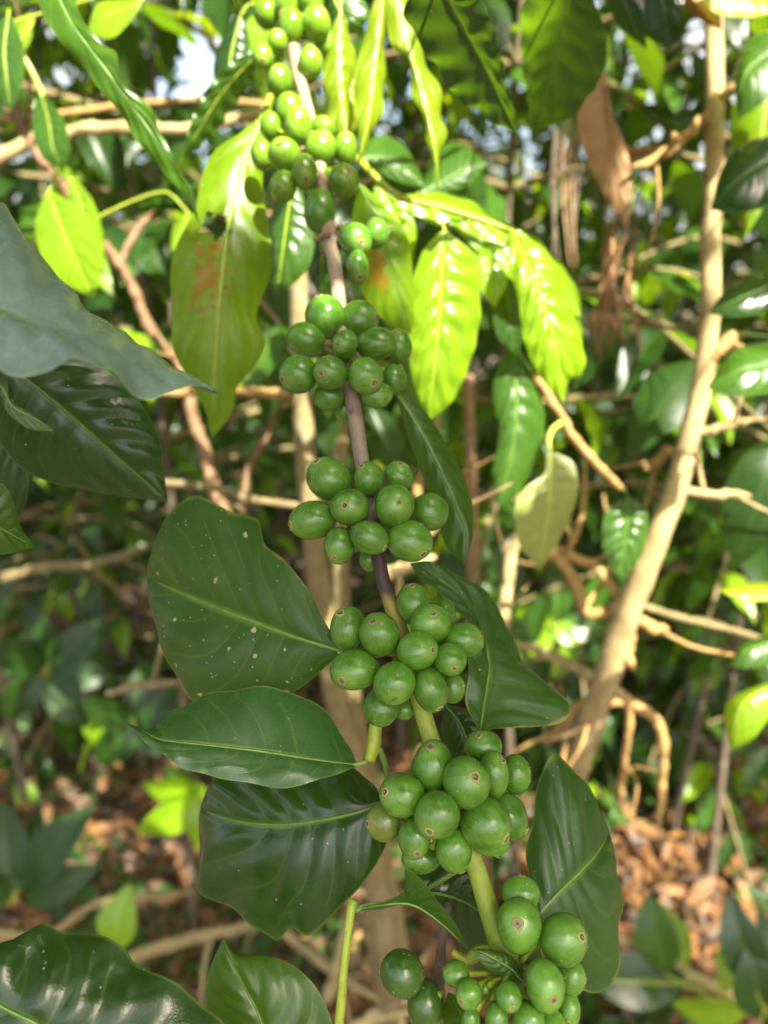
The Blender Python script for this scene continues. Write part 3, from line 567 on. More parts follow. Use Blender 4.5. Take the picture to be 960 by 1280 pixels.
# ================================================================ upper left: yellowing leaves
ub = thing('coffee_branch', 'upper left coffee branch with a drooping brown blotched yellow green leaf', 'coffee branch', P(345, 60, .47))
tube('stem', [(330, 150, .455), (338, 120, .46), (350, 60, .48), (340, -20, .49), (330, -70, .5)], [9, 10, 11, 12, 13], M['green_stem'], ub)
hero_leaf(ub, [(326, 150, .440), (305, 200, .430), (290, 255, .424), (280, 320, .420), (272, 400, .420), (268, 480, .424), (264, 548, .430)],
          [(322, 148), (300, 168), (268, 188), (250, 222), (244, 262), (222, 308), (213, 345), (213, 390), (219, 440), (240, 482), (258, 520), (264, 548)],
          [(330, 154), (331, 200), (329, 245), (336, 290), (338, 340), (322, 395), (331, 430), (318, 458), (298, 484), (290, 515), (264, 548)], 'leaf_sick', 'midrib_lime', dl=.004, dr=.012, relief=.0009, camber=.06, wave=.002, wfreq=3, ribw=.0011,
          petiole=[(338, 118, .46), (332, 135, .449)], hole=(.36, -.35, .035, .34), label='yellow green leaf with an orange brown blotch and a hole')
hero_leaf(ub, [(330, 62, .50), (305, 85, .50), (275, 120, .505), (250, 160, .51), (228, 198, .515)], [(328, 58), (296, 74), (262, 105), (240, 150), (228, 198)], [(332, 66), (312, 98), (288, 138), (262, 172), (228, 198)], 'leaf_mid', 'midrib_lime', dl=-.006, dr=.012, relief=.0006, camber=.05, wave=.002, petiole=[(350, 40, .482), (342, 52, .49)])
u1 = thing('coffee_branch', 'coffee twig above the top left corner with one long dark wavy leaf', 'coffee branch', P(30, -90, .40))
tube('stem', [(-60, -140, .40), (30, -90, .40), (140, -110, .41)], [12, 11, 9], M['bark_stem'], u1)
hero_leaf(u1, [(55, -40, .395), (90, 30, .393), (130, 85, .395), (170, 140, .398), (205, 190, .402), (232, 235, .406), (250, 282, .410)],
          [(50, -38), (48, 5), (66, 38), (100, 82), (138, 125), (165, 166), (200, 210), (226, 240), (250, 282)], [(62, -44), (92, -5), (103, 22), (126, 54), (146, 66), (156, 106), (190, 136), (201, 168), (228, 215), (242, 248), (250, 282)],
          'leaf_fresh', 'midrib', dl=.003, dr=-.002, relief=.0005, camber=.02, wave=.0016, wfreq=5, petiole=[(30, -90, .40), (44, -65, .397)], under=False, label='long dark leaf with a bright wavy margin')

xl = thing('coffee_branch', 'coffee twig behind the upper left corner with bright lime leaves', 'coffee branch', P(20, 60, .62))
tube('stem', [(-40, 20, .62), (20, 60, .62), (60, 140, .63), (70, 230, .64), (60, 330, .66)], [8, 8, 7, 6, 5], M['green_stem'], xl, 8)
for mid, le, ri, mt, pe in [
  ([(175, 2, .60), (150, 12, .60), (125, 25, .60), (108, 42, .605)], [(175, -2), (150, 0), (122, 5), (108, 42)], [(176, 8), (160, 30), (138, 48), (108, 42)], 'leaf_lime', [(-10, 35, .62), (190, -20, .61)]),
  ([(60, 240, .60), (75, 280, .60), (92, 320, .60), (118, 372, .605)], [(56, 240), (44, 285), (64, 345), (118, 372)], [(64, 238), (104, 265), (128, 315), (118, 372)], 'leaf_lime', [(70, 230, .64), (64, 234, .62)]),
  ([(88, 222, .63), (100, 255, .63), (112, 300, .63), (128, 345, .635)], [(84, 222), (88, 262), (100, 310), (128, 345)], [(92, 220), (118, 255), (130, 305), (128, 345)], 'leaf_lime', [(70, 230, .64), (80, 224, .635)]),
  ([(52, 120, .60), (60, 150, .60), (66, 185, .60), (80, 215, .605)], [(48, 120), (40, 155), (52, 195), (80, 215)], [(56, 120), (80, 150), (86, 185), (80, 215)], 'leaf_mid', [(55, 120, .627), (54, 118, .61)]),
  ([(10, 20, .56), (5, 60, .56), (8, 100, .56), (14, 140, .565)], [(5, 20), (-25, 60), (-15, 110), (14, 140)], [(14, 20), (30, 60), (28, 105), (14, 140)], 'leaf_mid', [(20, 60, .62), (12, 15, .58)]),
  ([(235, 265, .62), (228, 285, .62), (222, 300, .62), (214, 315, .62)], [(231, 265), (218, 280), (214, 295), (214, 315)], [(240, 267), (244, 285), (234, 305), (214, 315)], 'leaf_lime', [(64, 300, .65), (200, 240, .63)]),
  ([(40, 20, .66), (25, 40, .66), (10, 60, .66), (-5, 85, .665)], [(40, 15), (20, 25), (0, 50), (-5, 85)], [(42, 25), (38, 50), (20, 75), (-5, 85)], 'leaf_lime', [(20, 60, .62), (40, 30, .64)])]:
    hero_leaf(xl, mid, le, ri, mt, 'midrib_lime', dl=.004, dr=-.004, relief=.0008, camber=.03, nu=40, nw=8, petiole=pe)
xm = thing('coffee_branch', 'leaves hanging behind the top cherries, pale and glossy in the sun', 'coffee branch', P(420, -90, .53))
tube('stem', [(430, -110, .52), (395, -60, .53), (380, 60, .56), (375, 200, .58)], [8, 8, 7, 5], M['green_stem'], xm, 8)
for mid, le, ri, mt, pe in [
  ([(412, -20, .50), (420, 5, .50), (432, 25, .50), (445, 42, .505)], [(405, -20), (402, 15), (415, 45), (445, 42)], [(420, -25), (450, -5), (462, 20), (445, 42)], 'leaf_mid', [(395, -60, .53), (408, -35, .51)]),
  ([(365, 232, .50), (358, 275, .50), (352, 320, .50), (345, 372, .505)], [(360, 230), (338, 270), (330, 325), (345, 372)], [(370, 232), (392, 275), (385, 335), (345, 372)], 'leaf_mid', [(375, 200, .58), (368, 220, .53)]),
  ([(385, 240, .53), (398, 285, .53), (402, 330, .53), (398, 370, .535)], [(380, 240), (376, 290), (384, 340), (398, 370)], [(390, 240), (418, 285), (420, 335), (398, 370)], 'leaf_dark', [(375, 200, .58), (382, 230, .55)]),
  ([(300, 20, .56), (290, 60, .56), (285, 100, .56), (290, 140, .565)], [(294, 20), (270, 65), (268, 105), (290, 140)], [(306, 20), (312, 60), (308, 105), (290, 140)], 'leaf_dark', [(380, 40, .56), (315, 5, .56)]),
  ([(432, 60, .54), (428, 100, .54), (420, 150, .54), (424, 190, .545)], [(426, 60), (410, 105), (405, 150), (424, 190)], [(438, 60), (450, 105), (444, 155), (424, 190)], 'leaf_yellow', [(380, 60, .56), (425, 45, .55)])]:
    hero_leaf(xm, mid, le, ri, mt, 'midrib_lime', dl=.014, dr=.004, relief=.0011, camber=.08, nu=40, nw=8, petiole=pe)

# ================================================================ upper middle and right, in sun
um = thing('coffee_branch', 'upper coffee branch with limp yellow leaves hanging beside the top cherries', 'coffee branch', P(480, -60, .45))
tube('stem', [(430, -110, .46), (480, -60, .45), (560, -50, .45), (680, -60, .49)], [13, 12, 12, 11], M['bark_stem'], um)
hero_leaf(um, [(478, -10, .445), (474, 40, .442), (468, 90, .440), (462, 140, .440), (454, 180, .442), (448, 206, .444)], [(474, -10), (460, 25), (452, 60), (446, 95), (441, 112), (446, 165), (448, 206)], [(482, -10), (484, 30), (476, 62), (483, 98), (478, 134), (464, 172), (448, 206)],
          'leaf_yg', 'midrib_lime', dl=.004, dr=.010, relief=.0006, camber=.05, wave=.002, wfreq=3, petiole=[(488, -56, .45), (480, -30, .446)])
hero_leaf(um, [(425, 20, .452), (424, 70, .451), (428, 120, .451), (432, 160, .452), (436, 196, .454)], [(421, 20), (408, 60), (406, 110), (416, 160), (436, 196)], [(430, 20), (442, 60), (440, 110), (442, 160), (436, 196)], 'leaf_yg', 'midrib_lime', dl=.004, dr=.01, relief=.0008, wave=.002, wfreq=3,
          petiole=[(440, -100, .459), (428, -40, .455)])
hero_leaf(um, [(490, -20, .455), (505, 40, .452), (522, 95, .450), (536, 150, .450), (545, 200, .452), (547, 236, .455)], [(486, -20), (482, 15), (490, 55), (507, 66), (514, 108), (526, 140), (538, 182), (547, 236)], [(494, -20), (520, 10), (530, 60), (546, 108), (556, 156), (551, 196), (547, 236)],
          'leaf_yg', 'midrib_lime', dl=.004, dr=.010, relief=.0006, camber=.05, wave=.0025, wfreq=4, petiole=[(500, -58, .45), (494, -38, .452)])
hero_leaf(um, [(548, -20, .345), (575, 30, .365), (600, 75, .385), (622, 118, .405), (636, 148, .42), (646, 168, .43)], [(540, -18), (505, 10), (527, 58), (548, 88), (566, 118), (590, 134), (620, 155), (646, 168)], [(554, -22), (600, 0), (622, 50), (632, 95), (643, 135), (646, 168)],
          'leaf_dark', 'midrib_dark', dl=.004, dr=-.008, relief=.0006, camber=.05, wave=.0025, wfreq=6, petiole=[(552, -52, .45), (548, -38, .39)], label='dark leaf with a bright scalloped lower margin')
hero_leaf(um, [(712, -40, .435), (705, 20, .46), (695, 70, .485), (682, 115, .505), (672, 150, .522), (663, 178, .535)], [(706, -40), (658, -5), (651, 60), (659, 118), (661, 150), (663, 178)], [(718, -40), (744, 5), (759, 52), (754, 92), (735, 122), (712, 150), (688, 156), (663, 178)],
          'leaf_mid', 'midrib_dark', dl=.010, dr=.006, relief=.0010, camber=.08, wave=.0015, petiole=[(680, -60, .49), (700, -58, .495)])
sb = thing('coffee_branch', 'sunlit coffee branch right of the second cluster with glowing lime green leaves', 'coffee branch', P(460, 215, .50))
tube('stem', [(440, 190, .51), (470, 222, .50), (500, 246, .50), (560, 262, .51), (640, 290, .52), (660, 310, .525)], [9, 9, 8, 8, 7, 6], M['green_stem'], sb)
hero_leaf(sb, [(556, 288, .475), (552, 340, .472), (549, 390, .472), (545, 440, .475), (541, 485, .48), (538, 524, .486)], [(553, 288), (532, 308), (516, 350), (510, 400), (512, 450), (521, 492), (538, 524)], [(560, 288), (590, 318), (600, 368), (598, 412), (582, 468), (560, 508), (538, 524)],
          'leaf_lime', 'midrib_lime', dl=.004, dr=.010, relief=.0022, camber=.09, wave=.001, petiole=[(540, 258, .505), (550, 272, .49)], label='sunlit lime leaf with white glossy streaks')
hero_leaf(sb, [(642, 290, .505), (660, 330, .493), (678, 375, .488), (692, 420, .488), (700, 460, .492), (704, 504, .498)], [(637, 290), (636, 328), (648, 375), (655, 425), (672, 466), (704, 504)], [(650, 287), (688, 320), (710, 365), (722, 412), (731, 442), (727, 470), (714, 472), (704, 504)],
          'leaf_lime', 'midrib_lime', dl=.004, dr=.012, relief=.0022, camber=.09, wave=.001, petiole=[(625, 284, .518), (634, 286, .514)], label='lime leaf with bright sun streaks on its right')
hero_leaf(sb, [(498, 248, .512), (540, 256, .522), (590, 272, .532), (635, 298, .54), (680, 335, .545), (726, 396, .55)], [(498, 246), (538, 240), (585, 250), (625, 276), (668, 296), (702, 330), (724, 368), (726, 396)], [(500, 252), (530, 276), (575, 292), (604, 322), (645, 352), (690, 382), (726, 396)],
          'leaf_lime', 'midrib_lime', dl=.022, dr=-.008, relief=.0010, camber=.07, wave=.001, petiole=[(478, 228, .50), (488, 238, .497)])
hero_leaf(sb, [(590, 280, .53), (605, 310, .53), (612, 345, .53), (618, 385, .53)], [(586, 282), (588, 320), (600, 360), (618, 385)], [(595, 278), (630, 310), (634, 350), (618, 385)], 'leaf_lime', 'midrib_lime', relief=.0010, nu=40, nw=8, petiole=[(560, 262, .51), (575, 268, .52)])
hero_leaf(sb, [(442, 200, .545), (470, 195, .55), (500, 205, .555), (535, 236, .56)], [(440, 196), (470, 170), (505, 182), (535, 236)], [(442, 206), (465, 212), (500, 228), (535, 236)], 'leaf_mid', 'midrib', relief=.0012, dl=.02, nu=40, nw=8, petiole=[(440, 190, .51), (438, 196, .53)])
hero_leaf(sb, [(528, 238, .57), (555, 225, .575), (585, 208, .58), (608, 205, .585)], [(528, 236), (545, 190), (575, 178), (608, 203)], [(529, 242), (560, 240), (590, 228), (608, 207)], 'leaf_mid', 'midrib', relief=.0012, dl=.02, nu=40, nw=8, petiole=[(500, 246, .50), (515, 246, .54)])
hero_leaf(sb, [(470, 228, .56), (490, 262, .562), (505, 300, .565), (512, 340, .57)], [(466, 230), (468, 270), (485, 310), (512, 340)], [(474, 225), (505, 250), (520, 290), (512, 340)], 'leaf_lime', 'midrib_lime', relief=.001, nu=40, nw=8, petiole=[(470, 222, .50), (470, 225, .54)])
hero_leaf(sb, [(632, 330, .56), (635, 370, .56), (640, 410, .562), (648, 445, .566)], [(628, 330), (616, 370), (622, 420), (648, 445)], [(637, 330), (652, 370), (655, 410), (648, 445)], 'leaf_dark', 'midrib_dark', relief=.001, nu=40, nw=8, petiole=[(640, 290, .52), (634, 310, .545)])

# middle right leaves on a thin orange twig
tw = thing('coffee_branch', 'thin orange twig with a pale yellow green hanging leaf left of the pale trunk', 'coffee branch', P(745, 578, .62))
tube('stem', [(668, 470, .60), (690, 502, .60), (715, 542, .605), (745, 578, .615), (775, 610, .64)], [11, 11, 12, 12, 10], M['bark_orange'], tw)
hero_leaf(tw, [(688, 566, .585), (688, 600, .58), (685, 640, .578), (680, 680, .58), (674, 712, .584)], [(684, 566), (680, 592), (655, 612), (643, 640), (650, 682), (674, 712)], [(693, 565), (716, 578), (722, 606), (715, 642), (695, 682), (674, 712)], 'leaf_olive', 'midrib_lime', dl=-.002, dr=.002, relief=.0005, camber=.015,
          petiole=[(702, 528, .603), (690, 538, .595), (686, 552, .588)], ribw=.0016, nu=48, nw=9, label='pale olive yellow leaf in half shade')
hero_leaf(tw, [(640, 428, .60), (645, 475, .596), (645, 530, .595), (636, 585, .598), (624, 634, .602)], [(636, 428), (616, 480), (624, 538), (616, 595), (624, 634)], [(645, 428), (668, 468), (681, 520), (672, 572), (650, 615), (624, 634)], 'leaf_mid', 'midrib', dl=.006, dr=.010, relief=.0020, camber=.08, nu=48, nw=9, petiole=[(668, 470, .60), (652, 445, .60)])
hero_leaf(tw, [(785, 622, .68), (784, 650, .676), (780, 690, .676), (776, 728, .68)], [(780, 622), (757, 640), (755, 690), (776, 728)], [(790, 622), (809, 640), (804, 690), (776, 728)], 'leaf_mid', 'midrib', relief=.0020, nu=40, nw=8, camber=.08, petiole=[(775, 610, .64), (782, 614, .66)])

# dead leaf caught in the branches
dl = thing('dead_leaf', 'large brown dried leaf hanging upright right of the top middle leaves', 'dead leaf', P(752, 90, .66))
hero_leaf(dl, [(752, 88, .655), (756, 130, .652), (762, 180, .652), (772, 235, .654), (782, 288, .658)], [(746, 90), (726, 128), (722, 162), (738, 210), (766, 262), (782, 288)], [(757, 88), (766, 140), (784, 190), (790, 240), (782, 288)], 'leaf_tan', 'fibre', dl=.008, dr=-.004, relief=.0007, camber=.03, wave=.0012, nu=48, nw=9,
          petiole=[(752, 60, .66), (752, 74, .657)], name='blade')
dl = thing('dead_leaf', 'brown dried leaf at the top edge above the pale trunk', 'dead leaf', P(850, -60, .60))
hero_leaf(dl, [(850, -30, .60), (868, 0, .60), (885, 22, .602), (902, 38, .605)], [(845, -28), (852, 5), (875, 25), (902, 38)], [(856, -32), (884, -10), (900, 15), (902, 38)], 'leaf_tan', 'fibre', dl=.01, dr=.01, relief=.001, nu=40, nw=8, petiole=[(845, -60, .60), (848, -45, .60)], name='blade')

# ================================================================ pale trunk on the right
tr = thing('coffee_tree', 'pale slanting coffee trunk on the right with bare side twigs', 'coffee tree', ground_at(700, 1010))
TW = [(905, -80, .66), (893, 20, .66), (893, 120, .66), (892, 220, .66), (888, 300, .665), (888, 380, .67), (882, 450, .675), (866, 530, .68), (845, 610, .69), (815, 690, .70), (790, 750, .72), (760, 840, .76), (738, 905, .82), (720, 960, .90)]
tw_ = [22, 23, 24, 25, 26, 29, 35, 38, 40, 40, 38, 36, 34, 31]
W = [P(*q) for q in TW]; W.append(ground_at(700, 1010, -.02)); rr = [a*q[2]/FPX/2 for a, q in zip(tw_, TW)]; rr.append(rr[-1]*1.3)
V, F, UV = tube_geo(cr(W, 120), rr, 16, wob=.045); part('trunk', V, F, M['bark_tan'], tr, UV)
for pts, wd, mt in [
    ([(890, 140, .66), (850, 176, .65), (815, 200, .645), (790, 211, .64)], [14, 14, 12, 10], 'bark_orange'), ([(892, 132, .66), (915, 112, .65), (945, 98, .64), (990, 94, .62)], [14, 13, 12, 11], 'bark_orange'),
    ([(840, 185, .67), (800, 188, .67), (775, 187, .68)], [9, 9, 9], 'bark_orange'), ([(882, 450, .675), (905, 430, .67), (918, 416, .67)], [22, 18, 14], 'bark_orange'),
    ([(866, 540, .68), (900, 535, .67), (940, 525, .66)], [12, 12, 11], 'bark_tan'), ([(848, 612, .69), (890, 618, .685), (938, 620, .68)], [12, 12, 11], 'bark_tan'),
    ([(835, 560, .72), (820, 580, .72), (806, 586, .72)], [13, 12, 11], 'bark_orange'), ([(772, 765, .74), (735, 765, .75), (720, 730, .76), (700, 700, .77), (680, 690, .78)], [11, 13, 14, 14, 12], 'bark_orange'),
    ([(775, 752, .74), (760, 725, .75), (735, 705, .76), (705, 692, .77), (690, 682, .78)], [12, 13, 13, 13, 11], 'bark_orange'),
    ([(742, 846, .77), (715, 832, .80), (680, 815, .83), (640, 803, .86)], [14, 13, 12, 10], 'bark_tan'), ([(765, 858, .77), (790, 878, .76), (822, 902, .76), (828, 950, .78), (825, 1028, .82)], [13, 13, 13, 11, 9], 'bark_orange'),
    ([(750, 880, .80), (770, 878, .80), (785, 884, .80), (784, 930, .82), (773, 1005, .88)], [10, 9, 9, 9, 9], 'bark_orange'), ([(790, 760, .74), (786, 800, .74), (787, 828, .74), (792, 836, .74)], [13, 13, 12, 10], 'bark_orange'),
    ([(800, 756, .73), (840, 768, .74), (890, 782, .76), (960, 800, .78), (1010, 812, .80)], [9, 9, 8, 8, 7], 'bark_stem'), ([(800, 775, .73), (818, 785, .73), (835, 786, .73)], [13, 14, 11], 'bark_orange'),
    ([(726, 880, .82), (705, 905, .84), (682, 930, .86)], [13, 12, 12], 'bark_orange'), ([(886, 415, .68), (840, 408, .70), (780, 400, .74), (725, 395, .78)], [8, 8, 7, 6], 'bark_stem'),
    ([(742, 850, .78), (738, 900, .80), (690, 925, .83)], [10, 10, 9], 'bark_orange')]:
    tube('twig', pts, wd, M[mt], tr, 9, wob=.05)
RL = [  # leaves at the right-hand edge: mid, left, right, material
 ([(985, 190, .56), (950, 205, .555), (915, 230, .555), (888, 262, .56)], [(985, 170), (940, 175), (905, 205), (888, 262)], [(985, 230), (955, 258), (918, 266), (888, 262)], 'leaf_dark', [(985, 100, .62), (992, 150, .59)]),
 ([(1000, 345, .57), (960, 358, .565), (925, 372, .565), (884, 392, .57)], [(1000, 325), (950, 340), (915, 355), (884, 392)], [(1000, 370), (960, 388), (925, 396), (884, 392)], 'leaf_dark', [(990, 94, .62), (1030, 230, .6)]),
 ([(1000, 450, .57), (960, 455, .565), (925, 462, .563), (884, 485, .57)], [(1000, 420), (955, 428), (915, 440), (884, 485)], [(1000, 485), (960, 492), (920, 495), (884, 485)], 'leaf_mid', [(918, 416, .67), (1020, 430, .6)]),
 ([(965, 85, .66), (955, 150, .655), (945, 215, .655), (930, 300, .66)], [(958, 85), (918, 130), (915, 200), (930, 300)], [(975, 85), (990, 150), (970, 230), (930, 300)], 'leaf_sick', [(945, 98, .64), (955, 90, .65)]),
 ([(985, 60, .60), (955, 70, .60), (930, 95, .60), (922, 150, .605)], [(985, 40), (940, 45), (920, 85), (922, 150)], [(985, 80), (975, 110), (945, 135), (922, 150)], 'leaf_mid', [(990, 94, .62), (988, 76, .61)]),
 ([(870, -30, .57), (910, -15, .57), (940, -5, .57), (975, 15, .57)], [(870, -34), (915, -40), (950, -30), (975, 15)], [(872, -22), (890, 14), (935, 22), (975, 15)], 'leaf_yellow', [(905, -70, .66), (880, -50, .6)]),
 ([(815, -50, .60), (825, -10, .596), (832, 30, .596), (835, 62, .60)], [(810, -50), (800, -5), (804, 40), (835, 62)], [(820, -50), (852, -10), (856, 35), (835, 62)], 'leaf_dark', [(905, -80, .66), (850, -70, .62)]),
 ([(765, -40, .56), (775, -10, .556), (790, 25, .556), (808, 62, .56)], [(760, -40), (755, -5), (775, 35), (808, 62)], [(770, -42), (800, -15), (806, 25), (808, 62)], 'leaf_dark', [(905, -80, .66), (800, -80, .6)]),
 ([(985, 860, .60), (950, 865, .595), (925, 885, .595), (912, 940, .60)], [(985, 850), (945, 858), (908, 880), (912, 940)], [(985, 880), (960, 900), (940, 925), (912, 940)], 'leaf_lime', [(1010, 812, .80), (1000, 850, .65)]),
 ([(985, 738, .60), (955, 740, .60), (925, 740, .60), (898, 738, .605)], [(985, 728), (955, 728), (925, 730), (898, 738)], [(985, 750), (955, 752), (925, 750), (898, 738)], 'leaf_yellow', [(1010, 812, .80), (1000, 750, .65)]),
 ([(985, 800, .62), (955, 805, .62), (930, 815, .62), (912, 832, .625)], [(985, 790), (955, 795), (925, 805), (912, 832)], [(985, 825), (955, 832), (930, 836), (912, 832)], 'leaf_mid', [(1010, 812, .80), (1000, 800, .65)])]
for mid, le, ri, mt, pe in RL:
    hero_leaf(tr, mid, le, ri, mt, 'midrib_lime' if mt in ('leaf_lime', 'leaf_yellow', 'leaf_sick') else 'midrib_dark', dl=.02, dr=-.004, relief=.0006, camber=.08, nu=40, nw=8, petiole=pe)
# tangle of dry fibres caught on the right
fb = thing('dry_fibre_tuft', 'tuft of brown dry fibres hanging in front of the dark foliage left of the trunk', 'dry fibres', P(768, 290, .72))
for q in range(22):
    x0 = 765+random.uniform(-16, 26); x1 = x0+random.uniform(-26, 22)
    tube('fibre', [(x0+random.uniform(0, 22), 285+random.uniform(-40, 50), .72+random.uniform(-.03, .03)), (x0+random.uniform(-4, 8), 350, .72+random.uniform(-.02, .02)), ((x0+x1)/2, 395, .715), (x1, 430+random.uniform(-30, 22), .715)], [1.5, random.uniform(2, 4), random.uniform(2.5, 6), 1.5], M['fibre' if q % 3 else 'bark_brown'], fb, 6, wob=.15)
for q in range(6):
    x0 = 706+random.uniform(-18, 18)
    tube('fibre', [(x0+4, 150+random.uniform(-20, 20), .80), (x0, 230, .80), (x0+random.uniform(-10, 12), 330+random.uniform(-20, 40), .80)], [3, random.uniform(4, 7), 2], M['bark_dark' if q % 2 else 'bark_brown'], fb, 7, wob=.1)

# ================================================================ stems and twigs behind the fruit
sv = thing('coffee_shrub', 'clump of tan upright coffee stems behind the cherries', 'coffee shrub', ground_at(470, 1290))
def gst(name, pts, wd, gx, gy, mt):
    W = [P(*q) for q in pts]+[ground_at(gx, gy, -.02)]; r = [a*q[2]/FPX/2 for a, q in zip(wd, pts)]; r.append(r[-1]*1.1)
    V, F, UV = tube_geo(cr(W, 60), r, 12, wob=.05); part(name, V, F, M[mt], sv, UV)
gst('stem', [(372, 330, .72), (378, 480, .72), (384, 600, .72), (398, 720, .73), (412, 830, .76), (440, 950, .82), (468, 1090, .92), (484, 1200, 1.05)], [22, 26, 29, 32, 34, 36, 38, 37], 492, 1290, 'bark_stem')
gst('stem', [(428, 460, .80), (424, 560, .80), (424, 680, .80), (436, 850, .84), (470, 1010, .92), (498, 1170, 1.04)], [20, 22, 24, 24, 22, 20], 515, 1275, 'bark_stem')
gst('stem', [(585, 470, .95), (588, 560, .95), (590, 640, .95), (592, 760, .97), (600, 900, 1.02)], [14, 15, 16, 16, 15], 610, 1130, 'bark_brown')
for pts, wd, mt in [
    ([(205, 604, .74), (260, 609, .72), (320, 625, .71), (392, 632, .71)], [10, 10, 9, 8], 'bark_stem'), ([(360, 492, .73), (320, 491, .74), (285, 489, .76), (180, 492, .8)], [12, 13, 12, 9], 'bark_orange'),
    ([(135, 868, .9), (170, 858, .88), (225, 852, .86)], [8, 11, 10], 'bark_stem'), ([(0, 722, 1.6), (60, 708, 1.6), (120, 703, 1.6), (200, 680, 1.6)], [11, 13, 11, 7], 'bark_stem'),
    ([(630, 785, .8), (634, 740, .8), (640, 690, .8), (648, 660, .8)], [15, 15, 14, 10], 'bark_tan'), ([(480, 720, .62), (515, 706, .62), (545, 695, .62)], [18, 16, 12], 'bark_tan'),
    ([(520, 620, .7), (525, 600, .7), (535, 585, .7)], [12, 12, 10], 'bark_orange'),
    ([(285, 650, .85), (262, 590, .85), (245, 530, .85), (232, 480, .85), (215, 430, .86)], [15, 17, 15, 14, 12], 'bark_brown'), ([(300, 650, .88), (310, 590, .88), (335, 540, .88), (350, 500, .88)], [10, 9, 8, 8], 'bark_brown'),
    ([(0, 598, .9), (40, 592, .9), (90, 600, .9)], [9, 9, 7], 'bark_stem')]:
    tube('twig', pts, wd, M[mt], sv, 9, wob=.05)
# upper left twigs
ul = thing('coffee_branch', 'leafless brown branch crossing the upper left corner diagonally', 'coffee branch', P(-20, 90, .72))
tube('stem', [(-20, 90, .72), (12, 135, .72), (42, 185, .72), (85, 240, .73), (125, 295, .74), (160, 350, .76), (190, 420, .78)], [9, 9, 10, 11, 12, 13, 12], M['bark_brown'], ul, 10, wob=.08)
tube('twig', [(42, 185, .72), (22, 140, .715), (20, 118, .71)], [10, 9, 8], M['bark_brown'], ul, 8, wob=.1)
tube('twig', [(150, 330, .755), (170, 290, .76), (192, 264, .77)], [9, 9, 7], M['bark_brown'], ul, 8, wob=.08)
ul2 = thing('coffee_branch', 'curved tan branch running across the upper left behind the wavy leaf', 'coffee branch', P(-30, 220, .82))
tube('stem', [(-30, 220, .82), (10, 190, .82), (50, 172, .82), (110, 162, .82), (170, 160, .82), (240, 160, .83), (330, 140, .86)], [18, 17, 16, 15, 15, 14, 12], M['bark_tan'], ul2, 10)
ul3 = thing('coffee_branch', 'thin straight twig above the curved tan branch in the upper left', 'coffee branch', P(-30, 150, .9))
tube('stem', [(-30, 150, .9), (60, 145, .9), (140, 134, .9), (250, 125, .92), (330, 130, .95)], [9, 9, 8, 8, 7], M['bark_orange'], ul3, 8)
cherry(ul3, 58, 142, 12, 13, None, 0, 0, 'cherry', dd=.9-DY(142), toward=(60, 145, .9))

# dry stems low in the middle, on the ground
for q, (pts, wd, lab) in enumerate([
    ([(410, 1250, 1.05), (425, 1190, 1.04), (440, 1120, 1.06)], [15, 14, 12], 'upright dry stick beside the bright green shoot'),
    ([(350, 1160, 1.2), (420, 1215, 1.15), (475, 1250, 1.12)], [13, 14, 12], 'tan dry stick slanting down to the right behind the dark leaf'),
    ([(445, 1130, 1.15), (462, 1180, 1.15), (478, 1240, 1.15)], [9, 10, 9], 'thin grey stick between the shoot and the dark cherries'),
    ([(160, 1195, 1.3), (230, 1175, 1.3), (300, 1160, 1.3), (350, 1140, 1.32)], [17, 16, 15, 12], 'long pale stick lying above the broad corner leaf'),
    ([(-10, 1165, 1.3), (60, 1168, 1.32), (120, 1130, 1.35), (245, 1115, 1.4)], [12, 11, 10, 9], 'thin stick crossing the ground at the left edge'),
    ([(770, 1170, 1.2), (820, 1195, 1.2), (870, 1222, 1.2), (928, 1252, 1.2)], [12, 14, 15, 18], 'pale cut stick pointing to the lower right corner'),
    ([(440, 1290, 1.2), (480, 1262, 1.2), (515, 1240, 1.2)], [16, 17, 14], 'pale stick at the bottom edge left of the dark cherries')]):
    o = tube('dry_stick', pts, wd, M['bark_tan' if q in (5, 6) else 'bark_stem'], None, 9, wob=.07); tag(o, lab, 'stick')

# ================================================================ generic leaf meshes
def leaf_local(L, Wd, bend, fold, wave, twist, relief, seed, nu=12, nw=3):
    r = random.Random(seed); V = []; UV = []
    vs = np.linspace(-1, 1, 2*nw+1); w1 = r.uniform(0, 6)
    for i in range(nu+1):
        u = i/nu; hw = Wd/2*(math.sin(math.pi*min(1, u**.9*.97+.02))**.85)*(1-.45*u**3) if 0 < i < nu else Wd*.01
        if u > .85: hw *= .75
        z = -bend*L*u*u; y = L*(u-.25*bend*u*u)
        for v in vs:
            s = abs(v); x = hw*v*math.cos(fold); dz = hw*s*math.sin(fold)
            ph = (NV*(u-SKEW*s**1.25)+.3*math.sin(9*u+5*(.5+.5*v))) % 1; dz += relief*((abs(ph-.5)*2)**.6*2-1)*math.sin(math.pi*min(1, s))
            dz += wave*math.sin(u*19+w1+(2 if v > 0 else 0))*s*s
            a = twist*u; V.append((x*math.cos(a)-dz*math.sin(a), y, z+x*math.sin(a)+dz*math.cos(a))); UV.append((u, .5+.5*v))
    S = len(vs); F = [(i*S+j, i*S+j+1, (i+1)*S+j+1, (i+1)*S+j) for i in range(nu) for j in range(S-1)]
    return V, F, UV
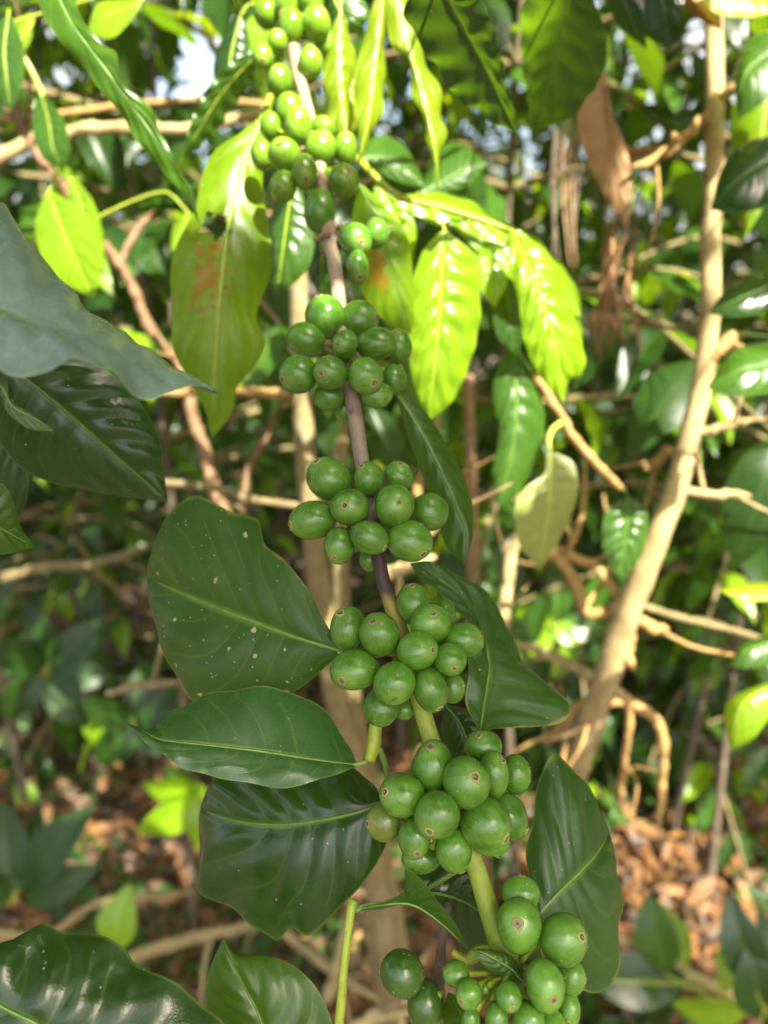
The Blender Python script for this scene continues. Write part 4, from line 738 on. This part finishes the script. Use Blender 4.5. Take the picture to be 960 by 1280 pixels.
def variants(mat, cnt, seed, nu=12, nw=3, Wr=(.38, .46), bend=(.1, .5), dead=False):
    out = []; r = random.Random(seed)
    for q in range(cnt):
        V, F, UV = leaf_local(1.0, r.uniform(*Wr), r.uniform(*bend), r.uniform(-.2, .5) if not dead else r.uniform(-.3, 1.0), r.uniform(.01, .04)*(2 if dead else 1), r.uniform(-.5, .5)*(2 if dead else 1), .012, seed*31+q, nu, nw)
        out.append(new_mesh('leaf', V, F, M[mat], UV))
    return out
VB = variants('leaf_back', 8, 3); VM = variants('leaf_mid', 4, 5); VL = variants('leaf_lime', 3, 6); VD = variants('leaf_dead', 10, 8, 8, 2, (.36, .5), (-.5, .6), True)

def basis(dirv, up):
    y = np.asarray(dirv, float); y /= np.linalg.norm(y); x = np.cross(y, up); x /= np.linalg.norm(x)+1e-9; z = np.cross(x, y)
    return Matrix(((x[0], y[0], z[0]), (x[1], y[1], z[1]), (x[2], y[2], z[2])))
def place(me, name, p, dirv, up, s, parent=None):
    o = bpy.data.objects.new(name, me); COL.objects.link(o)
    m = basis(dirv, up).to_4x4(); off = rootloc(parent) if parent is not None else np.zeros(3)
    o.matrix_basis = Matrix.Translation(Vector(np.asarray(p)-off)) @ m @ Matrix.Scale(s, 4)
    if parent is not None: o.parent = parent
    return o

# places where the sky or the lit ground shows through: no background leaf grows there (x, y, rx, ry)
GAPS = [(255, 60, 45, 30), (270, 105, 35, 30), (235, 122, 40, 16), (205, 8, 18, 12), (150, 18, 14, 10), (885, 45, 30, 32), (880, 195, 16, 42), (925, 120, 12, 22), (610, 80, 10, 10), (950, 150, 10, 14)]
def in_gap(q): return any(((q[0]-a)/rx)**2+((q[1]-b)/ry)**2 < 1.0 for a, b, rx, ry in GAPS)

# ================================================================ background coffee shrubs
def shrub(label, px, d, h, spread, nlat, zlo, budget, mats, stems=2, seed=0, size=(.08, .135)):
    r = random.Random(seed)
    v = Fv + (px-480)/FPX*Rv; base = np.array([Cv[0]+d*v[0], Cv[1]+d*v[1], 0.0])
    t = thing('coffee_shrub', label, 'coffee shrub', base, 'coffee shrubs behind the fruit')
    cnt = 0; stems = 1; nlat = int(nlat*1.9)
    for s in range(stems):
        a = r.uniform(0, 6.28); tp = base+np.array([math.cos(a)*.25*spread, math.sin(a)*.25*spread, h]); md = base*.45+tp*.55+np.array([r.uniform(-.08, .08), r.uniform(-.08, .08), 0]); md[2] = h*.5
        b0 = base+np.array([math.cos(a)*.06, math.sin(a)*.06, -.03]); pts = cr([b0, md, tp], 16)
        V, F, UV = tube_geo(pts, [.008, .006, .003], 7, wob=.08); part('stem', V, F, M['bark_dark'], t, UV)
        for k in range(nlat):
            f = zlo/h + (1-zlo/h)*(k+r.random())/nlat; p0 = pts[min(15, int(f*15))]
            az = k*2.4+r.uniform(-.4, .4); ln = spread*(.55+.6*(1-f))*r.uniform(.7, 1.15); dr = np.array([math.cos(az), math.sin(az), .25])
            tip = p0+dr*ln+np.array([0, 0, -.28*ln-.1*r.random()]); mid = p0*.5+tip*.5+np.array([0, 0, .12*ln])
            bp = cr([p0, mid, tip], 10)
            if not any(-250 < proj(q)[0] < 1210 and -250 < proj(q)[1] < 1500 for q in bp): continue
            V, F, UV = tube_geo(bp, [.006, .0045, .0025], 5, cap=False); part('branch', V, F, M['bark_stem'], t, UV)
            nl = max(3, int(ln/.075))
            for q in range(nl):
                g = (q+.6)/nl; p = bp[min(9, int(g*9.99))]; T = bp[min(9, int(g*9)+1)]-bp[max(0, int(g*9)-1)]; T /= np.linalg.norm(T)
                side = np.cross(T, [0, 0, 1.0]); side /= np.linalg.norm(side)+1e-9
                for sg in (-1, 1):
                    if cnt >= budget: break
                    sz = r.uniform(*size); dv = side*sg*.75+T*r.uniform(.3, .9)+np.array([0, 0, r.uniform(-1.0, -.1)])
                    pp = proj(p+dv/np.linalg.norm(dv)*sz*.5)
                    if pp[2] < .55 or not (-120 < pp[0] < 1080 and -150 < pp[1] < 1400) or in_gap(pp): continue
                    ms = mats[r.randrange(len(mats))]
                    place(ms[r.randrange(len(ms))], 'leaf', p, dv, np.array([r.uniform(-.4, .4), r.uniform(-.4, .4)-.15, 1.0]), sz, t); cnt += 1
    return t
MB = [VB, VB, VB, VM, VB, VM, VB, VL]
for i, (lab, px, d, h, sp, nl, zl, bu) in enumerate([
    ('leafy coffee shrub behind the bare diagonal branch in the upper left', 235, 1.25, 2.2, .55, 18, 1.15, 260),
    ('dense coffee shrub behind the yellow blotched leaf', 300, 1.5, 2.3, .6, 18, 1.0, 280),
    ('coffee shrub in the dark gap behind the hanging brown leaf', 700, 1.35, 2.3, .6, 18, .95, 290),
    ('coffee shrub right behind the pale slanting trunk', 860, 1.55, 2.4, .6, 18, .75, 290),
    ('coffee shrub at the right edge of the picture', 1010, 1.3, 2.2, .55, 16, .60, 260),
    ('coffee shrub at the left edge behind the near grey leaf', -40, 1.6, 2.3, .6, 16, .95, 260),
    ('coffee shrub behind the central stems', 480, 1.9, 2.5, .65, 18, .85, 290),
    ('low coffee shrub beyond the twigs right of the fruit', 740, 1.9, 1.5, .6, 16, .35, 290),
    ('coffee shrub farther back on the left', 130, 2.5, 2.9, .8, 20, 1.0, 290),
    ('coffee shrub farther back behind the trunk', 900, 2.4, 2.8, .8, 20, .5, 290),
    ('coffee shrub farther back in the middle', 620, 2.8, 3.1, .85, 20, .6, 290),
    ('small coffee shrub behind the speckled leaf', 330, 2.6, 1.6, .7, 16, .4, 250),
    ('knee high coffee shrub in the shade at mid left', 60, 2.0, .75, .45, 16, .12, 220),
    ('low coffee shrub at mid right under the yellow green edge leaf', 880, 1.9, .85, .5, 16, .15, 230),
    ('low coffee shrub at the foot of the pale trunk', 690, 2.3, .8, .5, 16, .12, 220),
    ('low coffee shrub in the dark behind the tan stems', 480, 2.5, .9, .5, 14, .15, 200),
    ('coffee shrub filling the dark upper right between trunk and dry fibres', 800, 2.0, 2.7, .75, 20, 1.0, 290),
    ('coffee shrub behind the diagonal branch high on the left', 60, 2.1, 2.7, .75, 20, 1.1, 280)]):
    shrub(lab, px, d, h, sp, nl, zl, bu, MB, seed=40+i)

def stuff_leaves(name, pos, size, mat, up_j=.7, droop=(-1., .2), nu=4, nw=1, tilt=None):
    """one mesh of many small leaves at given points"""
    vv = [np.array(leaf_local(1.0, .42, b, .3, .0, 0, 0, 1, nu, nw)[0]) for b in (.1, .3, .5)]; _, F0, U0 = leaf_local(1.0, .42, .1, .3, 0, 0, 0, 1, nu, nw)
    F0 = np.array(F0); U0 = np.array(U0); nvx = len(U0); V = []; F = []; U = []
    for i, p in enumerate(pos):
        a = rng.uniform(0, 6.283); d = np.array([math.cos(a), math.sin(a), rng.uniform(*droop)]); up = np.array([rng.normal(0, up_j), rng.normal(0, up_j), 1.0])
        y = d/np.linalg.norm(d); x = np.cross(y, up); x /= np.linalg.norm(x)+1e-9; z = np.cross(x, y)
        V.append((vv[i % 3]*rng.uniform(*size))@np.array([x, y, z])+p); V[-1] -= (V[-1].max(0)+V[-1].min(0))/2-p; F.append(F0+i*nvx); U.append(U0)
    V = np.vstack(V); F = np.vstack(F); U = np.vstack(U)
    me = bpy.data.meshes.new(name); me.vertices.add(len(V)); me.vertices.foreach_set('co', V.ravel()); me.loops.add(F.size); me.loops.foreach_set('vertex_index', F.ravel().astype(np.int32))
    me.polygons.add(len(F)); me.polygons.foreach_set('loop_start', np.arange(0, F.size, 4, dtype=np.int32)); me.polygons.foreach_set('loop_total', np.full(len(F), 4, np.int32))
    me.update(calc_edges=True); ul = me.uv_layers.new(name='UVMap'); ul.data.foreach_set('uv', U[F.ravel()].ravel()); me.materials.append(M[mat]); me.polygons.foreach_set('use_smooth', [True]*len(F)); me.validate()
    o = bpy.data.objects.new(name, me); COL.objects.link(o); return o
# far wood closing the view
pos = []
while len(pos) < 46000:
    a = rng.uniform(-1.0, 1.0); d = 3.4+5.5*rng.random()**1.3; z = 7.0*rng.random()**1.25
    p = np.array([math.sin(a)*d, math.cos(a)*d, z+.05])
    if rng.random() < .35+.65*(math.sin(p[0]*2.1+p[2]*1.7)*math.sin(p[1]*1.7+p[2]*2.3+1)*.5+.5) and not in_gap(proj(p)): pos.append(p)
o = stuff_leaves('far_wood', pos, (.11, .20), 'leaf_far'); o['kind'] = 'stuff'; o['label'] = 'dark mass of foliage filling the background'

# ================================================================ ground
def gz(x, y): return .03*math.sin(x*1.7+.5)*math.cos(y*1.3)+.015*math.sin(x*4.3+y*3.7)
xs = np.concatenate([-np.geomspace(80, 3, 14), np.linspace(-2.8, 2.8, 57), np.geomspace(3, 80, 14)]); yy = np.concatenate([-np.geomspace(60, 2, 8), np.linspace(-1.5, 5.5, 71), np.geomspace(6, 120, 14)])
V = [(x, y, gz(x, y)-.02 if abs(x) < 10 and abs(y) < 10 else -.02) for y in yy for x in xs]; S = len(xs)
F = [(j*S+i, j*S+i+1, (j+1)*S+i+1, (j+1)*S+i) for j in range(len(yy)-1) for i in range(S-1)]
g = N('soil'); ob = g.n('TexCoord').outputs['Object']; a = g.noise(6, ob, 6, .65); b = g.noise(60, ob, 5, .65); c = g.noise(300, ob, 3)
col = g.ramp(g.math('ADD', g.math('MULTIPLY', a, .5), g.math('MULTIPLY', b, .5)), [(.3, (.030, .019, .012)), (.5, (.07, .045, .029)), (.7, (.13, .09, .06))])
col = g.mix(g.step(g.noise(1.6, ob, 4), .56, .66), col, (.17, .145, .12))
M['soil'] = g.fin(g.n('BsdfPrincipled', {'Base Color': col, 'Roughness': .95, 'Normal': g.n('Bump', {'Strength': .9, 'Distance': .02, 'Height': g.math('ADD', b, g.math('MULTIPLY', c, .4))})}))
gr = link('ground', new_mesh('ground', V, F, M['soil'])); gr['kind'] = 'structure'; gr['label'] = 'brown forest floor under dry leaf litter'
# litter: many dry leaves as one mass, the plainest ones in the sun each on its own
pos = []
while len(pos) < 11000:
    x = rng.uniform(-60, 1020); y = 560+760*rng.random(); p = ground_at(x, y)
    if p[1] > 5.2: continue
    p = p + rng.normal(0, .05, 3); p[2] = gz(p[0], p[1])-.02+rng.uniform(.0, .03); pos.append(p)
o = stuff_leaves('leaf_litter', pos, (.025, .075), 'leaf_dead', .6, (-.25, .45), 4, 1); o['kind'] = 'stuff'; o['label'] = 'dry brown leaf litter covering the ground'
r = random.Random(99); k = 0
for q in range(64):
    x, y = (r.uniform(770, 960), r.uniform(1000, 1200)) if q < 40 else (r.uniform(-10, 260), r.uniform(690, 1150))
    p = ground_at(x, y); p[2] = gz(p[0], p[1])+r.uniform(.012, .04); a = r.uniform(0, 6.28)
    o = place(VD[q % 10], 'dead_leaf', p, (math.cos(a), math.sin(a), r.uniform(-.25, .3)), np.array([r.uniform(-.6, .6), r.uniform(-.6, .6), 1.0]), r.uniform(.05, .10))
    if q < 40: tag(o, 'curled dry orange brown leaf in the sunny litter at lower right', 'dead leaf', 'dry leaves in the sunny litter')
    else: tag(o, 'curled dry brown leaf in the shaded litter on the left', 'dead leaf', 'dry leaves in the shaded litter')

pos = []
while len(pos) < 8500:                          # creeping weeds through the litter
    t = rng.random()
    x, y = (rng.uniform(-60, 300), rng.uniform(590, 735)) if t < .36 else (rng.uniform(600, 1020), rng.uniform(640, 985)) if t < .70 else (rng.uniform(-60, 520), rng.uniform(740, 1290)) if t < .85 else (rng.uniform(560, 1020), rng.uniform(960, 1290))
    p = ground_at(x, y)
    if math.sin(p[0]*6.3+1)*math.sin(p[1]*5.1+p[0]*2)+.45*math.sin(p[0]*17)*math.sin(p[1]*15) < -.05: continue
    p = p + rng.normal(0, .03, 3); p[2] = gz(p[0], p[1])-.02+abs(rng.normal(0, .05)); pos.append(p)
o = stuff_leaves('weeds', pos, (.02, .06), 'leaf_weed', .6, (-.3, .7), 4, 1); o['kind'] = 'stuff'; o['label'] = 'low green weeds creeping through the leaf litter'

# ================================================================ seedlings and low plants
def seedling(label, px, py, h, n, size, mats, seed, spread=1.0, cat='seedling'):
    r = random.Random(seed); base = ground_at(px, py, 0.0); base[2] = gz(base[0], base[1])-.02
    t = thing('seedling', label, cat, base)
    tip = base+np.array([r.uniform(-.05, .05), r.uniform(-.05, .02), h]); pts = cr([base, base*.5+tip*.5+rng.normal(0, .01, 3), tip], 10)
    V, F, UV = tube_geo(pts, [.004, .003, .002], 6); part('stem', V, F, M['bark_brown'], t, UV)
    for q in range(n):
        p = pts[min(9, 3+int(6.9*q/n))]; a = q*2.4+r.uniform(-.3, .3); ms = mats[r.randrange(len(mats))]
        place(ms[r.randrange(len(ms))], 'leaf', p, (math.cos(a)*spread, math.sin(a)*spread, r.uniform(-.3, .5)), np.array([r.uniform(-.2, .2), r.uniform(-.5, 0), 1.0]), r.uniform(*size), t)
    return t
# low plants with leaves placed as in the photograph: (base pixel, [(x0,y0,x1,y1,depth,width)...])
def low_plant(label, bxp, byp, dep, leaves, name='seedling'):
    base = ground_at(bxp, byp); base[2] = gz(base[0], base[1])-.02
    t = thing(name, label, 'seedling', base)
    cx = np.mean([l[0] for l in leaves]); cyy = np.mean([l[1] for l in leaves])
    V, F, UV = tube_geo(cr([base, (base+P(cx, cyy, dep))/2+np.array([.01, 0, .01]), P(cx, cyy, dep)], 10), [.004, .003, .002], 6); part('stem', V, F, M['bark_brown'], t, UV)
    for (x0, y0, x1, y1, dd, wd, mt, tl) in leaves:
        a = P(x0, y0, dep); b = P(x1, y1, dep+dd); ax = b-a; ln = np.linalg.norm(ax); ax /= ln
        sd = np.cross(ax, -Fv); sd /= np.linalg.norm(sd); nrm = np.cross(sd, ax); sd = sd*math.cos(tl)+nrm*math.sin(tl); nrm = np.cross(sd, ax)
        if nrm@Fv > 0: nrm = -nrm
        W2 = wd*dep/FPX/2; V = []; UV = []; nu, nw = 20, 5
        for i in range(nu+1):
            u = i/nu; hw = W2*math.sin(math.pi*min(.995, u**.85*.98+.015))**.8*(1-.25*u**3)
            for v in np.linspace(-1, 1, 2*nw+1):
                s = abs(v); ph = (NV*(u-SKEW*s**1.25)+.3*math.sin(9*u+5*(.5+.5*v))) % 1; h = W2*.05*((abs(ph-.5)*2)**.6*2-1)*math.sin(math.pi*s)+.18*hw*s-.10*ln*(2*u-1)**2
                V.append(a+ax*ln*u+sd*hw*v+nrm*h); UV.append((u, .5+.5*v))
        S = 2*nw+1; F = [(i*S+j, i*S+j+1, (i+1)*S+j+1, (i+1)*S+j) for i in range(nu) for j in range(S-1)]
        n0 = np.cross(V[1]-V[0]+(V[S+S//2+1]-V[S+S//2]), V[S+S//2]-V[S//2])
        if n0@nrm < 0: F = [f[::-1] for f in F]
        lf = part('leaf', V, F, M[mt], t, UV)
        pt = P(cx, cyy, dep); Vt, Ft, Ut = tube_geo(cr([pt, (pt+a)/2+nrm*.002, a], 6), [.0015, .0013, .0012], 5); part('petiole', Vt, Ft, M['green_stem'], lf, Ut)
    return t
low_plant('seedling with a half lit lime leaf beside the cut stick at lower right', 835, 1275, 1.15, [(830, 1215, 810, 1118, .02, 58, 'leaf_mid', .5), (862, 1205, 815, 1120, .05, 40, 'leaf_lime', -.3), (745, 1225, 868, 1225, .03, 66, 'leaf_dark', .4), (935, 1270, 840, 1258, .02, 50, 'leaf_lime', .2), (905, 1240, 918, 1150, .03, 30, 'leaf_lime', .5)])
low_plant('dark leafed seedling in the lower right corner', 960, 1300, 1.05, [(945, 1240, 910, 1118, .02, 56, 'leaf_dark', .3), (960, 1250, 955, 1130, .05, 50, 'leaf_dark', -.3), (950, 1280, 940, 1180, .0, 60, 'leaf_dark', .2), (965, 1270, 1010, 1170, .02, 50, 'leaf_dark', 0)])
low_plant('large dark leafed seedling at the left edge above the corner leaf', 40, 1180, 1.25, [(20, 1120, 112, 1005, .02, 62, 'leaf_back', .4), (25, 1125, 118, 1085, .0, 50, 'leaf_back', .2), (15, 1115, 0, 1000, .04, 60, 'leaf_back', -.2), (10, 1130, -70, 1090, .0, 60, 'leaf_back', 0), (22, 1110, 50, 1010, .08, 46, 'leaf_back', 0)])
low_plant('bright lime leaf on an orange stalk above the corner leaf', 120, 1190, 1.15, [(138, 1190, 160, 1106, .02, 54, 'leaf_lime', .2)])
low_plant('pale sunlit green sprig left of the broad dark leaf', 240, 1150, 1.35, [(255, 992, 172, 985, .02, 42, 'leaf_lime', .3), (255, 1000, 168, 1045, .0, 46, 'leaf_lime', .2), (252, 1005, 245, 1066, .0, 30, 'leaf_lime', -.2), (250, 990, 200, 958, .04, 34, 'leaf_mid', .3)])
low_plant('dark low plant in the shade at mid left', 60, 960, 1.7, [(60, 830, 150, 770, .03, 46, 'leaf_back', .2), (60, 835, 140, 850, .0, 46, 'leaf_back', .3), (55, 835, -20, 800, .0, 50, 'leaf_back', .3), (50, 845, 0, 900, .0, 46, 'leaf_back', .2), (60, 850, 110, 910, .0, 46, 'leaf_back', .2), (62, 825, 40, 760, .05, 40, 'leaf_back', .2)])
low_plant('dark low plant behind the speckled leaf', 180, 1000, 1.5, [(170, 900, 230, 850, .03, 46, 'leaf_back', .2), (165, 900, 100, 880, .0, 46, 'leaf_back', .3), (165, 905, 120, 960, .0, 46, 'leaf_back', .2), (170, 905, 230, 940, .0, 50, 'leaf_back', .2), (168, 895, 190, 820, .05, 44, 'leaf_back', .1), (166, 900, 240, 900, .02, 40, 'leaf_back', .5)])
low_plant('low plant with lime tips under the folded leaf', 700, 1010, 1.4, [(690, 780, 640, 760, .02, 34, 'leaf_lime', .2), (690, 785, 735, 800, .0, 30, 'leaf_lime', .3), (695, 775, 700, 720, .0, 36, 'leaf_mid', .2), (690, 790, 660, 820, .0, 30, 'leaf_lime', .2), (700, 780, 760, 790, .0, 34, 'leaf_mid', .2)])
for i, (x, y, h, n_, lab) in enumerate([(690, 1010, .10, 7, 'low green sprig under the worn yellow edged leaf'), (745, 1030, .13, 8, 'small bright green sprig at the foot of the pale trunk'), (850, 960, .18, 9, 'green seedling behind the foot of the trunk'), (930, 1000, .20, 10, 'dark seedling at the right edge above the sunny litter'),
    (640, 900, .22, 9, 'seedling in the gap right of the fourth cluster'), (870, 1030, .06, 5, 'tiny sprout in the sunny litter'), (90, 690, .25, 10, 'pale low plant far back on the left'), (170, 670, .22, 10, 'second pale low plant beside the speckled leaf'), (300, 1090, .12, 6, 'sprout behind the broad dark leaf')]):
    seedling(lab, x, y, h, n_, (.06, .10), [VM, VL, VB], 70+i)

# ================================================================ shade: unseen foliage added overhead and behind to break up the sun
LIT = []   # (point, radius) that the sun reaches
for x, y, d, rd in [(370, 40, .45, .06), (385, 180, .41, .043), (140, 25, .60, .05), (120, 80, .394, .05), (80, 15, .394, .04), (185, 160, .40, .04), (90, 300, .60, .07), (110, 300, .63, .05), (425, 20, .50, .03), (350, 300, .50, .03), (425, 120, .54, .04), (228, 288, .62, .03), (15, 50, .66, .03), (893, 40, .66, .05), (700, 760, 1.4, .05), (640, 770, 1.4, .05), (470, 100, .445, .05), (555, 400, .475, .05), (690, 400, .505, .06), (600, 290, .49, .06), (570, 205, .57, .04), (295, 200, .43, .035), 
    (845, 600, .69, .05), (820, 680, .70, .04), (893, 120, .66, .05), (893, 190, .66, .05), (830, 180, .65, .05), (918, 416, .67, .03), (730, 720, .76, .05), (735, 740, .76, .05), (790, 880, .77, .05), (690, 825, .82, .05), (640, 730, .80, .04),
    (820, 970, .80, .04), (170, 160, .82, .06), (300, 490, .75, .05), (780, 680, .68, .03), (930, 890, .60, .04), (915, 530, .66, .04), (895, 618, .685, .04), (90, 300, 1.2, .10), (150, 20, .8, .05), (770, 500, 1.3, .05)]:
    LIT.append((P(x, y, d), rd))
for x, y, rd in [(830, 1060, .13), (900, 1080, .10), (780, 1040, .06), (940, 1150, .07), (860, 1170, .06), (690, 1010, .05), (60, 1020, .03), (210, 1010, .06), (745, 1000, .08), (650, 1060, .04), (150, 1140, .04)]:
    LIT.append((ground_at(x, y, .03), rd)); LIT.append((ground_at(x, y, .12), rd*.6))
DARK = [(P(x, y, d), rh) for x, y, d, rh in [(940, 215, .555, .07), (920, 370, .565, .06), (930, 465, .563, .06), (800, 20, .57, .05), (830, 20, .596, .05), (430, 430, .325, .06), (450, 310, .37, .04), (280, 360, .42, .05), (440, 640, .3, .09), (240, 760, .31, .09), (80, 400, .22, .10), (120, 540, .315, .08), (340, 1240, .272, .05), (150, 1230, .24, .07)]]
for q in range(480):                              # scattered flecks of sun
    x = rng.uniform(-60, 1020); y = rng.uniform(-60, 980); d = .75+2.2*rng.random()
    p = P(x, y, d)
    if p[2] < .1 or (y > 700 and x < 560): continue
    if any(np.linalg.norm((p-h)-((p-h)@np.array(SDIR))*np.array(SDIR)) < rh for h, rh in DARK): continue
    LIT.append((p, rng.uniform(.004, .035)))
LP = np.array([l[0] for l in LIT]); LR = np.array([l[1] for l in LIT]); Sd = np.array(SDIR)
def lit_clear(p, half):
    q = p-LP; t = q@Sd; d = np.linalg.norm(q-t[:, None]*Sd, axis=1)
    return not np.any((t > 0) & (d < LR+half))
def visible(p, m=.16):
    q = np.asarray(p)-Cv; d = q@Fv
    return d > -.12 and abs(q@Rv) < max(d, 0)*.52+m*1.15 and abs(q@Uv) < max(d, 0)*.69+m*1.2
pos = []; tries = 0  # unseen leaves added up-sun of spots meant to stay shaded
for x, y, d in [(590, 60, .39), (620, 110, .392), (560, 30, .39), (700, 40, .495), (690, 90, .494), (940, 215, .555), (920, 370, .565), (930, 465, .563), (320, 270, .424), (325, 320, .42), (290, 330, .42), (245, 330, .42), (290, 400, .42), (250, 400, .42), (270, 470, .424), (800, 20, .57), (830, 20, .596), (410, 420, .32), (470, 430, .32), (420, 340, .34), (447, 300, .37), (385, 420, .325), (400, 390, .325), (440, 400, .327), (395, 395, .315), (378, 415, .318), (455, 395, .32), (340, 1240, .272), (370, 1255, .27), (310, 1230, .275), (240, 1255, .24), (150, 1230, .24), (60, 1220, .24), (210, 1270, .243), (940, 190, .555), (955, 370, .565), (955, 465, .563)]:
    for q in range(9):
        p = P(x, y, d)+Sd*rng.uniform(1.0, 2.2)+rng.normal(0, .022, 3)
        if not visible(p) and lit_clear(p, .008): pos.append(p)
while len(pos) < 400 and tries < 60000:      # unseen leaves added behind the camera to shade the fruit
    tries += 1; x, y = rng.uniform(-250, 1000), rng.uniform(180, 1420); d = rng.uniform(.2, .36); p = P(x, y, d)+Sd*rng.uniform(1.3, 2.5)
    if visible(p) or not lit_clear(p, .028): continue
    pos.append(p)
near = thing('coffee_shrub', 'unseen leafy shrub added behind the camera to shade the fruit', 'coffee shrub', (0.9, -1.0, 0))
o = stuff_leaves('shade_crown', pos, (.09, .14), 'leaf_back'); o.parent = near; o.location = (-.9, 1.0, 0); o['kind'] = 'stuff'
V, F, UV = tube_geo(cr([np.array([.9, -1.0, 0]), np.array([.85, -.95, 1.2]), np.array([.75, -.95, 2.9])], 20), [.025, .02, .01], 8); part('stem', V, F, M['bark_stem'], near, UV)
pos = []; tries = 0  # unseen overhead leaves, added to dapple the sun on the background
while len(pos) < 8500 and tries < 300000:
    tries += 1; x, y = rng.uniform(-150, 1110), rng.uniform(-120, 1330); d = .6+3.6*rng.random()**1.2; p = P(x, y, d)
    if p[2] < 0: p = ground_at(x, y)
    p = p + Sd*rng.uniform(1.5, 3.2)
    if visible(p, .2) or not lit_clear(p, .05) or p[1] < -.3: continue
    pos.append(p)
shade = thing('added_shade_tree', 'unseen tree added overhead to break up the sunlight', 'tree', (2.2, .6, 0))
o = stuff_leaves('shade_crown', pos, (.14, .22), 'leaf_back'); o.parent = shade; o.location = (-2.2, -.6, 0); o['kind'] = 'stuff'
V, F, UV = tube_geo(cr([np.array([2.2, .6, -.1]), np.array([2.1, .7, 1.8]), np.array([1.3, 1.0, 3.4]), np.array([.3, 1.4, 3.9])], 30), [.10, .08, .05, .02], 12); part('trunk', V, F, M['bark_dark'], shade, UV)
